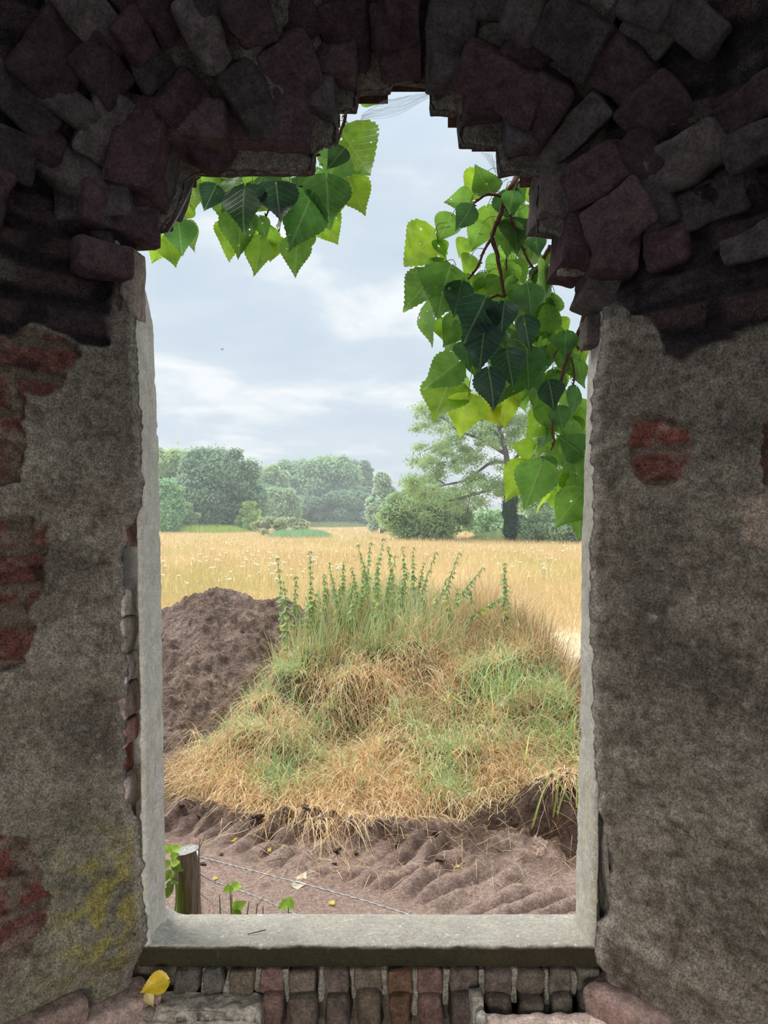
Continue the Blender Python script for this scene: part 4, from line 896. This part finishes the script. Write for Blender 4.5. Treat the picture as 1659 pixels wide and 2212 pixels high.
# ------------------------------------------------------------------ post, wires and weeds by the sill
def post():
    y = 2.62; c = P(403, 1836, y); o = thing('fence_post', (c[0], y, G), 'round weathered wooden fence post with a mossy side behind the left end of the sill', 'post')
    nr, nth = 60, 40; z = np.linspace(G-.05, c[2], nr); th = np.arange(nth)*2*np.pi/nth; Z, T = np.meshgrid(z, th, indexing='ij'); rad = .042+.0015*np.sin(T*3+1)+.001*np.sin(Z*40)
    p = np.stack([c[0]+np.cos(T)*rad+(Z-c[2])*-.03, y+np.sin(T)*rad, Z], -1).reshape(-1, 3); groove = -.0022*np.abs(fbm(p*[1, 1, .06], 70, 3)); cc = np.array([c[0], y, 0]); rd = norm((p-cc)*[1, 1, 0]); p += rd*groove[:, None]
    p[:, 2] += (p[:, 2] > c[2]-.002)*(rd[:, 0]*.006)
    i = np.arange(nr-1)[:, None]*nth+np.arange(nth)[None]; j = np.arange(nr-1)[:, None]*nth+(np.arange(nth)[None]+1) % nth; q = np.stack([i, j, j+nth, i+nth], -1).reshape(-1, 4)
    ang = rd[:, 0]; col = mix([.30, .24, .19], [.22, .17, .13], np.clip(fbm(p*[1, 1, .1], 60, 3)*.5+.5, 0, 1)); moss = sst(-ang+.45+.3*fbm(p, 12, 3), -.2, .5)*sst(c[2]-p[:, 2], .02, .12); col = mix(col, [.13, .19, .03], .95*moss)
    mb = MB(); mb.add(p, q, c=col); shaft = mb.build('shaft', M_WOOD, o)
    # sawn top with rings and radial cracks
    rr = np.linspace(0, 1, 14); V = []; C = []
    top = p[-nth:]
    for k in rr:
        V.append(c+(top-[c[0], c[1], c[2]])*k+[0, 0, 0]); C.append(np.full((nth, 3), .42+.06*math.sin(k*30)))
    V = np.concatenate(V); V[:, 2] += .0015*fbm(V, 80, 3); mb = MB(); i = np.arange(13)[:, None]*nth+np.arange(nth)[None]; j = np.arange(13)[:, None]*nth+(np.arange(nth)[None]+1) % nth
    mb.add(V, np.stack([i, i+nth, j+nth, j], -1).reshape(-1, 4)[:, ::-1], c=np.concatenate(C)*[1, .97, .92]); e = mb.build('sawn_end', M_WOOD, o); e.parent = shaft; e['label'] = 'pale grey sawn end grain'
    mb = MB(); tube(mb, [P(426, 1838, 2.6), P(428, 1850, 2.58), P(427, 1858, 2.6)], .003, (.5, .5, .5), n=6); mb.build('staple', M_WIRE, o).parent = shaft
post()
def wire(pts, label, r=.0016):
    mb = MB(); pts = smooth_path(pts, 16); s = np.arange(len(pts))
    for ph in (0, np.pi): tube(mb, pts+np.stack([0*s, np.sin(s*1.9+ph)*r*.9, np.cos(s*1.9+ph)*r*.9], 1), r, (.42, .44, .45), n=5)
    tag(mb.build('fence_wire', M_WIRE), label, 'wire', 'fence wires by the post')
wire([P(428, 1850, 2.60), P(560, 1885, 2.50), P(760, 1938, 2.36), P(950, 1997, 2.22), P(1160, 2060, 2.05)], 'twisted wire running from the top of the post, uppermost of the three')
wire([P(425, 1882, 2.62), P(455, 1901, 2.60), P(560, 1940, 2.52), P(690, 1998, 2.42), P(900, 2080, 2.25)], 'twisted wire below the top one, passing behind the two leafy sprouts')
wire([P(422, 1922, 2.62), P(470, 1958, 2.56), P(560, 2010, 2.50)], 'lowest wire close to the foot of the post', .0012)
def sprout(basep, tipp, label, leaves, seed, col=(.40, .66, .08), name='leafy_sprout', stemc=(.28, .36, .12)):
    r = np.random.default_rng(seed); o = thing(name, tuple(basep), label, 'plant'); pts = smooth_path([basep, (np.array(basep)+tipp)/2+[r.normal(0, .01), 0, 0], tipp], 8)
    mb = MB(); tube(mb, pts, np.linspace(.003, .0014, len(pts)), stemc, n=6); mb.build('stem', M_PLAIN, o)
    ml = MB()
    for (bu, bv, tu, tv, y, k) in leaves:
        add_leaf(ml, P(bu, bv, y), P(tu, tv, y-.01), (r.normal(0, .3), -.9, .6), np.array(col)*k, width=r.uniform(.85, 1.1), prof=LH*1.5, fold=.2, curl=.2, rows=16, cols=5, r=r)
    ml.build('foliage', M_LEAF2, o)
sprout(P(497, 2030, 2.4), P(500, 1912, 2.4), 'bright green sprout with two spread leaves behind the sill, right of the post', [(500,1915,525,1913,2.4,1.1),(498,1915,480,1928,2.38,.9),(500,1918,500,1932,2.37,1.),(505,1965,532,1946,2.4,.8),(506,1970,527,1990,2.38,.6),(512,1965,500,1952,2.39,.7),(512,1968,522,1955,2.42,.7)], 1)
sprout(P(622, 2030, 2.38), P(622, 1945, 2.38), 'green sprout with drooping leaves behind the middle of the sill', [(622,1948,600,1965,2.38,1.),(624,1946,636,1968,2.37,.95),(620,1948,634,1940,2.39,1.1),(606,1980,590,2000,2.38,.9),(607,1978,612,1990,2.38,.8)], 2)
sprout(P(366, 2040, 2.5), P(368, 1832, 2.5), 'climbing green plant squeezed between the left jamb and the post', [(368,1840,392,1828,2.5,1.),(368,1838,352,1825,2.52,1.),(370,1850,388,1845,2.48,.9),(372,1865,390,1862,2.46,1.),(374,1868,396,1882,2.46,.4),(366,1880,358,1905,2.48,.5),(370,1900,386,1908,2.46,.3),(366,1905,372,1930,2.48,.35),(365,1860,350,1880,2.5,.8),(368,1890,378,1900,2.47,1.),(366,1920,352,1945,2.5,.4)], 3)
# bare cut stems and dry tangle around the post
for i, (bu, tu, tv, y, c, lb) in enumerate([(472,474,1932,2.42,(.14,.24,.08),'cut green stem standing straight behind the sill, second from the post'),(496,497,1928,2.44,(.22,.15,.13),'thin dark brown stem beneath the bright green sprout'),(520,538,1947,2.4,(.18,.28,.10),'green stem leaning right between the two sprouts'),(540,556,1950,2.43,(.30,.24,.16),'brown stalk leaning right, with a forked tip, between the two sprouts'),(562,568,1958,2.42,(.26,.16,.14),'short purple-brown stalk left of the middle sprout'),(410,432,1812,2.5,(.22,.22,.14),'tall thin dry stem crossing in front of the fence post')]):
    mb = MB(); b = P(bu, 2030, y); t = P(tu, tv, y); tube(mb, smooth_path([b, (b+t)/2+[.004, 0, 0], t], 8), np.linspace(.0028, .0014, 17), c, n=6)
    if i in (3, 5): tube(mb, [t*.9+b*.1, t*.95+b*.05+[.012, 0, .01], t+[.02, 0, .02]], .0012, c, n=5)
    tag(mb.build('bare_stem', M_PLAIN), lb, 'stem')
m = MB(); n = 260; u = rng.normal(440, 26, n); b = np.stack([(u-U0)/F*2.55, rng.normal(2.55, .06, n), np.full(n, G)], 1); th = rng.uniform(0, 6.28, n); el = rng.normal(.9, .4, n); dv = np.stack([np.cos(th)*np.cos(el), np.sin(th)*np.cos(el)*.5, np.abs(np.sin(el))], 1)
blades(m, b, dv, rng.uniform(.08, .34, n), rng.uniform(.0, .6, n), rng.uniform(.0015, .003, n), dry_cols(n)*[.85, .7, .7], 6, None)
tag(m.build('dry_tangle', M_GRASS, smooth=False), 'tangle of thin reddish dry stalks round the foot of the fence post', 'dry weeds', kind='stuff')

# ------------------------------------------------------------------ fallen leaves
def fallen(u, v, size, ang, c, label, y=None, flat=.8, prof=LW, name='fallen_leaf', width=1., z=None, curl=.35):
    if y is None:
        y = 1.5*F/(v-V0)
        for _ in range(14): y = .5*y+.5*(-(h_all(np.array([(u-U0)/F*y]), np.array([y]))[0])*F/(v-V0))
    p = P(u, v, y)
    if z is not None: p[2] = z
    a = math.radians(ang); d = np.array([math.cos(a), math.sin(a)*flat, math.sin(a)*(1-flat)+.05]); mb = MB(); mb.hasuv = True
    add_leaf(mb, p-norm(d)*size/2+[0, 0, .006], p+norm(d)*size/2+[0, 0, .008], (.1, -.25, 1), c, prof=prof, width=width, fold=.25, curl=curl, rows=18, cols=7)
    return tag(mb.build(name, M_LEAF2), label, 'leaf')
fallen(505, 1815, .040, 20, (.80, .60, .05), 'yellow fallen leaf on the soil, above and right of the fence post')
fallen(581, 1838, .030, 50, (.80, .66, .14), 'small yellow leaf on the soil right of the first yellow leaf')
fallen(718, 1955, .028, -60, (.80, .62, .10), 'yellow fallen leaf lying on the bare soil above the middle of the sill')
fallen(985, 1873, .036, 0, (.78, .62, .32), 'pale tan fallen leaf among the straw at the right of the tyre marks')
fallen(1230, 1463, .045, 60, (.85, .70, .12), 'yellow leaf on the small earth heap beside the right jamb')
fallen(1125, 1612, .050, 70, (.85, .55, .08), 'orange-yellow leaf caught in the grass at the right of the mound')
fallen(466, 1900, .022, 10, (.80, .62, .10), 'tiny yellow leaf beside the fence post')
fallen(655, 1895, .062, 70, (.86, .78, .55), 'upper half of a torn cream-coloured leaf on the soil', width=.7)
fallen(648, 1914, .055, 10, (.86, .80, .60), 'lower piece of the torn cream-coloured leaf on the soil', width=.9)
def ledge_leaf():
    mb = MB(); a = P(302, 2145, 1.700); b = P(362, 2123, 1.715)
    add_leaf(mb, b+[0, 0, .004], a, (0, -.75, .7), (.78, .53, .02), width=.85, fold=.5, curl=-.4); tag(mb.build('fallen_leaf', M_LEAF2), 'bright yellow leaf resting upright on the left end of the ledge under the sill', 'leaf')
    mb = MB(); add_leaf(mb, P(318, 2146, 1.69), P(332, 2176, 1.675), (.5, -.8, .4), (.72, .58, .25), width=.75, fold=.6, curl=.6); tag(mb.build('fallen_leaf', M_LEAF2), 'curled tan leaf below the bright yellow leaf on the ledge', 'leaf')
ledge_leaf()
mb = MB(); p0 = P(535, 2020, 1.80); p0[2] += .002; p1 = P(575, 2010, 1.82); p1[2] += .002; tube(mb, [p0, (p0+p1)/2, p1], .0012, (.14, .10, .08), n=5); tag(mb.build('twig', M_TWIG), 'thin dark twig lying on the sill top', 'twig')

# ------------------------------------------------------------------ trees
def leaf_cloud(mb, blobs, n, size, c0, c1, r, shell=(.72, 1.06), flat=.5):
    vol = np.array([b[3]*b[4]*b[5] for b in blobs])**.66; cnt = r.multinomial(n, vol/vol.sum())
    for (cx, cy, cz, rx, ry, rz), k in zip(blobs, cnt):
        d = norm(r.normal(size=(k, 3))); rr = r.uniform(shell[0], shell[1], k); lump = 1+.38*fbm(d*1.3+cx*3.1+cz, 2.4, 3)
        p = np.array([cx, cy, cz])+d*np.array([rx, ry, rz])*(rr*lump)[:, None]; nn = norm(d*.9+r.normal(size=(k, 3))*.8+[0, 0, .35]); a = norm(np.cross(nn, r.normal(size=(k, 3)))); b = np.cross(nn, a); s = size*r.uniform(.5, 1.3, k)[:, None]
        V = np.stack([p-a*s, p-b*s*.6+nn*s*.15, p+a*s, p+b*s*.6+nn*s*.15], 1).reshape(-1, 3); t = r.uniform(0, 1, k); col = mix(c0, c1, t*.6+.4*np.clip(fbm(p, .6, 2)*.5+.5, 0, 1)); mb.add(V, np.arange(k*4).reshape(-1, 4), c=np.repeat(col, 4, 0))
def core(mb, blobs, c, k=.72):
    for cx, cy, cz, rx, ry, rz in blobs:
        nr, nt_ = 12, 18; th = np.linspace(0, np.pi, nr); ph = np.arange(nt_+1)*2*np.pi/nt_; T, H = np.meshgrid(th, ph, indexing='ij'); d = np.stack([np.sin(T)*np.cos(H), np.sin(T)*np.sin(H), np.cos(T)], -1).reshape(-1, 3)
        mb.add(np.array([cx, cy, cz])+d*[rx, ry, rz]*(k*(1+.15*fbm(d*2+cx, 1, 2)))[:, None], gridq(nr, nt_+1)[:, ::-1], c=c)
def tree(name, u0, u1, vt, vb, y, label, c0, c1, cat='tree', nb=16, n=7000, leaf=None, group=None, seed=0, shape='round', trunk=True, corek=.78, extra=None):
    r = np.random.default_rng(seed+100); x0 = (u0-U0)/F*y; x1 = (u1-U0)/F*y; zt = -(vt-V0)/F*y; zb = G; w = (x1-x0)*(1.14 if cat == 'tree' and seed < 50 and name == 'oak' else 1.04); h = zt-zb; cx = (x0+x1)/2
    o = thing(name, (cx, y, zb), label, cat, group); blobs = []
    nb = int(nb*1.7)
    for i in range(nb):
        t = (i+.5)/nb; zz = zb+h*(.10+.80*t)
        if shape == 'round': wr = math.sqrt(max(0, 1-((t-.42)/.62)**2))
        elif shape == 'cone': wr = (1-t)**.7*.95+.08
        else: wr = 1-.2*t
        br = min(w*.20, h*.22)*r.uniform(.6, 1.35)*(.75+.25*wr)
        xx = cx+r.uniform(-1, 1)*max(0, w/2*wr-br*.8); yy = y+r.uniform(-1, 1)*max(0, w/2*wr-br)*.7; zz = min(zz, zt-br*.85); zz = max(zz, zb+br*.5)
        blobs.append((xx, yy, zz, br*1.1, br, br*.85))
    blobs.append((cx+r.uniform(-.15, .15)*w, y, zt-min(w*.2, h*.2), min(w*.22, h*.3), min(w*.22, h*.3), min(w*.2, h*.2)))
    for k in range(int(nb*.9)):
        t = r.uniform(.25, 1.0); wr = math.sqrt(max(0, 1-((t-.42)/.62)**2)) if shape != 'cone' else (1-t)**.7*.95+.08
        sr = min(w, h)*r.uniform(.06, .13); blobs.append((cx+r.choice([-1, 1])*w/2*wr*r.uniform(.75, 1.05), y+r.uniform(-.1, .1)*w, min(zb+h*(.1+.86*t), zt-sr), sr*1.2, sr, sr))
    nb = nb; leaf = leaf or y*.0020; mb = MB(); c0 = np.array(c0)*1.9+[.12, .12, .12]; c1 = np.array(c1)*1.45+[.12, .12, .12]; n = int(n*1.5); core(mb, blobs, c0*.55, corek-.1); leaf_cloud(mb, blobs, n, leaf, c0, c1, r); mb.build('foliage', M_TREE, o, smooth=False)  # leaf colours lifted and greyed to imitate aerial haze
    if trunk: m2 = MB(); tube(m2, [(cx, y, zb-.2), (cx+.02*w, y, zb+h*.3), (cx, y, zb+h*.65)], [w*.03+.1, w*.025+.08, .05], (.16, .13, .11), n=8, jitter=.1); m2.build('trunk', M_BARK, o)
    return o
DG0, DG1 = (.095, .17, .085), (.20, .32, .16)
tree('oak', 395, 548, 966, 1141, 88, 'largest dark green tree of the left wood, with the highest crown', DG0, DG1, n=15000, nb=22, seed=1)
tree('oak', 310, 425, 966, 1143, 95, 'yellow-green tree at the left edge of the opening', (.17, .25, .08), (.33, .43, .15), n=9000, nb=16, seed=2)
tree('hazel', 325, 398, 1035, 1147, 80, 'lower lush green tree in front of the left edge of the wood', (.12, .24, .10), (.26, .42, .19), n=6500, nb=12, seed=3)
tree('hazel', 380, 425, 1085, 1145, 82, 'low brownish green shrub before the foot of the largest left tree', (.14, .22, .10), (.28, .36, .16), n=2500, nb=7, seed=4, trunk=False, cat='shrub')
tree('hazel', 515, 560, 1082, 1140, 86, 'yellow-green shrub at the right foot of the left wood', (.22, .32, .08), (.38, .50, .14), n=3000, nb=8, seed=5, trunk=False, cat='shrub')
tree('oak', 535, 620, 1003, 1140, 130, 'pale green tree with a thin top just right of the left wood', (.18, .27, .12), (.32, .42, .20), n=6500, nb=14, seed=6)
tree('hazel', 552, 645, 1054, 1140, 120, 'rounded mid-green tree in the middle distance behind the grey-green bush', (.14, .23, .11), (.28, .38, .18), n=6000, nb=14, seed=7)
tree('oak', 585, 690, 992, 1136, 148, 'broad green tree left of centre in the far row', (.14, .24, .12), (.25, .38, .20), n=8000, nb=16, seed=8)
tree('oak', 650, 770, 984, 1136, 146, 'highest domed green tree in the middle of the far row', (.15, .25, .12), (.28, .41, .20), n=9500, nb=18, seed=9)
tree('oak', 730, 808, 994, 1136, 155, 'bluish dark green tree at the right end of the far row', DG0, (.17, .29, .17), n=6500, nb=14, seed=10)
tree('oak', 700, 800, 1060, 1137, 140, 'low dark tree in front of the right end of the far row', (.09, .16, .09), (.18, .29, .15), n=6000, nb=12, seed=31)
tree('oak', 610, 720, 1070, 1137, 142, 'low dark tree in front of the middle of the far row', (.08, .15, .08), (.17, .27, .14), n=5000, nb=12, seed=32)
for k_, (a_, b_, t_, y_) in enumerate([(330, 420, 1040, 92), (450, 560, 1030, 93), (520, 620, 1045, 128), (640, 700, 1030, 150), (745, 815, 1050, 150)]):
    tree('oak', a_, b_, t_, 1140 if y_ < 100 else 1137, y_, ['lowest tree crown filling the gap at the left edge of the left wood', 'tree crown filling the right flank of the left wood', 'tree crown behind the yellow-green shrub between both woods', 'tree crown between the two domed trees of the far row', 'low tree crown at the right end of the far row beside the willow'][k_], (.10, .18, .10), (.21, .32, .18), n=5000, nb=12, seed=60+k_ - 20)
tree('willow', 788, 862, 1018, 1156, 74, 'slender silver-grey willow in the centre of the view', (.22, .29, .22), (.38, .46, .36), n=8000, nb=16, seed=11, shape='cone')
tree('alder', 832, 1008, 1052, 1160, 54, 'bushy light green tree right of the willow', (.15, .23, .09), (.28, .38, .17), n=17000, nb=26, seed=12, corek=.5)
tree('shrub', 548, 664, 1118, 1152, 68, 'low grey-green rounded bush standing alone in the meadow', (.20, .22, .13), (.36, .40, .22), cat='shrub', n=4500, nb=12, seed=13, trunk=False)
tree('shrub', 1120, 1205, 1105, 1162, 50, 'wide green bush right of the ivy-covered trunk', (.16, .24, .13), (.32, .42, .24), cat='shrub', n=6000, nb=12, seed=14, trunk=False)
tree('shrub', 1185, 1300, 1108, 1164, 47, 'dark bush at the right edge of the meadow below the hanging leaves', (.13, .20, .12), (.27, .36, .20), cat='shrub', n=6000, nb=12, seed=15, trunk=False)
tree('shrub', 1000, 1090, 1100, 1158, 58, 'thin pale bush left of the ivy-covered trunk', (.22, .32, .18), (.40, .50, .30), cat='shrub', n=3500, nb=10, seed=16, trunk=False, corek=.3)
tree('ash', 1125, 1300, 950, 1160, 62, 'pale green tree behind the hanging branch near the right jamb', (.20, .32, .17), (.36, .48, .27), n=11000, nb=22, seed=17, corek=.5)
def big_tree():
    y = 50; r = np.random.default_rng(55); o = thing('ivy_covered_oak', (P(1102, 1160, y)[0], y, G), 'tall spreading tree with airy pale green crown and ivy-covered trunk', 'tree')
    mb = MB(); base = P(1103, 1168, y); fork = P(1098, 1010, y)
    tube(mb, smooth_path([base, P(1101, 1080, y), fork, P(1080, 930, y), P(1060, 880, y)], 6), np.linspace(.34, .05, 25), (.15, .13, .12), n=10, jitter=.1)
    for pts, r0 in [([(1098,1040),(1050,1060),(1000,1075),(960,1085),(925,1100)],.13),([(1098,1000),(1060,1000),(1010,1035),(960,1048),(915,1060)],.13),([(1090,980),(1040,950),(990,930),(960,905),(925,895)],.12),([(1085,950),(1030,900),(1000,880),(960,870)],.10),([(1098,1010),(1140,960),(1180,930),(1230,900)],.13),([(1098,1050),(1150,1020),(1200,1000),(1250,990)],.12),([(1080,930),(1100,880),(1120,850)],.08),([(1000,940),(985,960),(950,960),(915,975)],.07),([(1020,1030),(1015,1075),(1008,1110)],.05),([(960,1045),(930,1030),(900,1035)],.06)]:
        tube(mb, smooth_path([P(a, b, y+r.uniform(-2, 2)*(i > 0)) for i, (a, b) in enumerate(pts)], 6), np.linspace(r0, .03, (len(pts)-1)*6+1), (.15, .13, .12), n=7, jitter=.12)
    trk = mb.build('trunk', M_BARK, o)
    iv = MB(); bl = [(P(1102, v, y)[0]+r.normal(0, .05), y, P(1102, v, y)[2], .50, .5, .45) for v in range(1045, 1158, 9)]; core(iv, bl, (.03, .07, .03), .85); leaf_cloud(iv, bl, 5000, .06, (.05, .11, .05), (.12, .22, .10), r); e = iv.build('ivy', M_TREE, o, smooth=False); e.parent = trk; e['label'] = 'dark green ivy round the trunk'
    poly = np.array([(885,905),(905,870),(960,858),(1010,850),(1080,835),(1160,830),(1270,850),(1280,1070),(1200,1080),(1140,1060),(1060,1085),(1000,1120),(930,1130),(880,1120),(862,1060),(880,1000),(895,960)], float); blobs = []
    while len(blobs) < 270:
        p = r.uniform(poly.min(0), poly.max(0))
        if sdist(p[None], poly)[0] < -8 and fbm(np.array([[p[0]/60, p[1]/40, 0]]), 1, 2)[0] > -.42:
            q = P(p[0], p[1], y+r.uniform(-2.2, 2.2)); s = r.uniform(.22, .66); blobs.append((q[0], q[1], q[2], s*1.3, s, s*.8))
    fo = MB(); leaf_cloud(fo, blobs, 70000, .075, (.30, .44, .20), (.56, .70, .38), r, shell=(.15, 1.25)); fo.build('foliage', M_TREE, o, smooth=False)
big_tree()
# low green strips at the meadow edge
def strip(name, u0, u1, vt, vb, y, n, h, c0, c1, label, cat, w=.03):
    m = MB(); u = rng.uniform(u0, u1, n); yy = y+rng.uniform(-1, 1, n)*y*.09*(1-((u-(u0+u1)/2)/((u1-u0)/2))**2); b = np.stack([(u-U0)/F*yy, yy, np.full(n, G)], 1); edge = 1-np.abs((u-(u0+u1)/2)/((u1-u0)/2))**4
    blades(m, b, norm(np.stack([rng.normal(0, .25, n), rng.normal(0, .2, n), np.ones(n)], 1)), h*rng.uniform(.6, 1.1, n)*edge, rng.uniform(0, .3, n), np.full(n, w), mix(c0, c1, rng.uniform(0, 1, n)), 3)
    tag(m.build(name, M_GRASS, smooth=False), label, cat, kind='stuff')
strip('reeds', 572, 722, 1146, 1160, 62, 4500, .75, (.28, .48, .28), (.42, .62, .38), 'low blue-green reeds in front of the lone bush', 'reeds', .05)
strip('bracken', 345, 545, 1138, 1146, 84, 4500, 1.0, (.34, .48, .10), (.50, .62, .18), 'bright green bracken along the foot of the left wood', 'bracken', .09)
strip('undergrowth', 1010, 1260, 1150, 1160, 55, 4500, .8, (.38, .48, .24), (.52, .60, .34), 'pale green undergrowth at the foot of the ivy-covered tree', 'undergrowth', .06)
strip('undergrowth', 640, 800, 1130, 1136, 138, 3500, 1.2, (.20, .30, .12), (.34, .44, .18), 'dark green undergrowth at the foot of the far row of trees', 'undergrowth', .1)

# ------------------------------------------------------------------ cobwebs
def cobweb(label, anchors, n, y, seed, sag=.02):
    r = np.random.default_rng(seed); mb = MB(); A = [P(u, v, yy) for u, v, yy in anchors]
    for i in range(n):
        k = r.integers(len(A)-1); j = r.integers(len(A)-1); a = A[k]+(A[k+1]-A[k])*r.uniform(); b = A[j]+(A[j+1]-A[j])*r.uniform()
        if np.linalg.norm(a-b) < .015: continue
        mid = (a+b)/2-np.array([0, 0, sag*r.uniform(0, 1)*np.linalg.norm(a-b)*4]); tube(mb, smooth_path([a, mid, b], 5), .00010, (.75, .78, .82), n=3)
    tag(mb.build('cobweb', M_PLAIN), label, 'cobweb')
cobweb('thin grey cobweb slung across the top of the arch', [(778,262,1.80),(782,246,1.80),(830,216,1.80),(925,198,1.80),(926,212,1.80)], 90, 1.8, 1, .03)
cobweb('thin cobweb in the notch of the right arch step', [(1038,330,1.82),(1062,332,1.80),(1072,380,1.78),(1070,350,1.74)], 60, 1.8, 2)
cobweb('faint cobweb between the left arch bricks and the hanging leaves', [(420,392,1.80),(400,440,1.80),(372,488,1.80),(352,520,1.78)], 60, 1.8, 3)
# small bird far off in the clouds
mb = MB(); c = P(480, 755, 60); tube(mb, [c+[-.12, 0, 0], c, c+[.14, 0, .02]], [.01, .035, .01], (.2, .2, .22), n=6)
mb.add([c+[0, 0, .01], c+[-.08, .05, .14], c+[-.15, .2, .10], c+[.05, 0, .01], c+[.06, -.05, .13], c+[.12, -.2, .10]], t=[[0, 1, 2], [0, 2, 3], [3, 4, 5], [0, 5, 3]], c=(.2, .2, .22))
tag(mb.build('bird', M_PLAIN), 'tiny dark bird far away in the cloudy sky', 'bird')

# ------------------------------------------------------------------ summer haze over the meadow
def haze():
    m = bpy.data.materials.new('haze'); m.use_nodes = True; nt = m.node_tree; nt.nodes.clear()
    v = N(nt, 'ShaderNodeVolumeScatter', i_Density=.0028, i_Anisotropy=.2); v.inputs['Color'].default_value = (.90, .96, 1, 1)
    o = N(nt, 'ShaderNodeOutputMaterial'); nt.links.new(v.outputs[0], o.inputs['Volume'])
    lo, hi = np.array([-140., 18., G-.5]), np.array([140., 230., 22.]); mb = MB()
    V = np.array([[x, y, z] for x in (lo[0], hi[0]) for y in (lo[1], hi[1]) for z in (lo[2], hi[2])])
    mb.add(V, [[0, 1, 3, 2], [4, 6, 7, 5], [0, 4, 5, 1], [2, 3, 7, 6], [0, 2, 6, 4], [1, 5, 7, 3]])
    tag(mb.build('haze', m, smooth=False), 'thin pale summer haze hanging over the far meadow and trees', 'haze', kind='stuff')
haze()
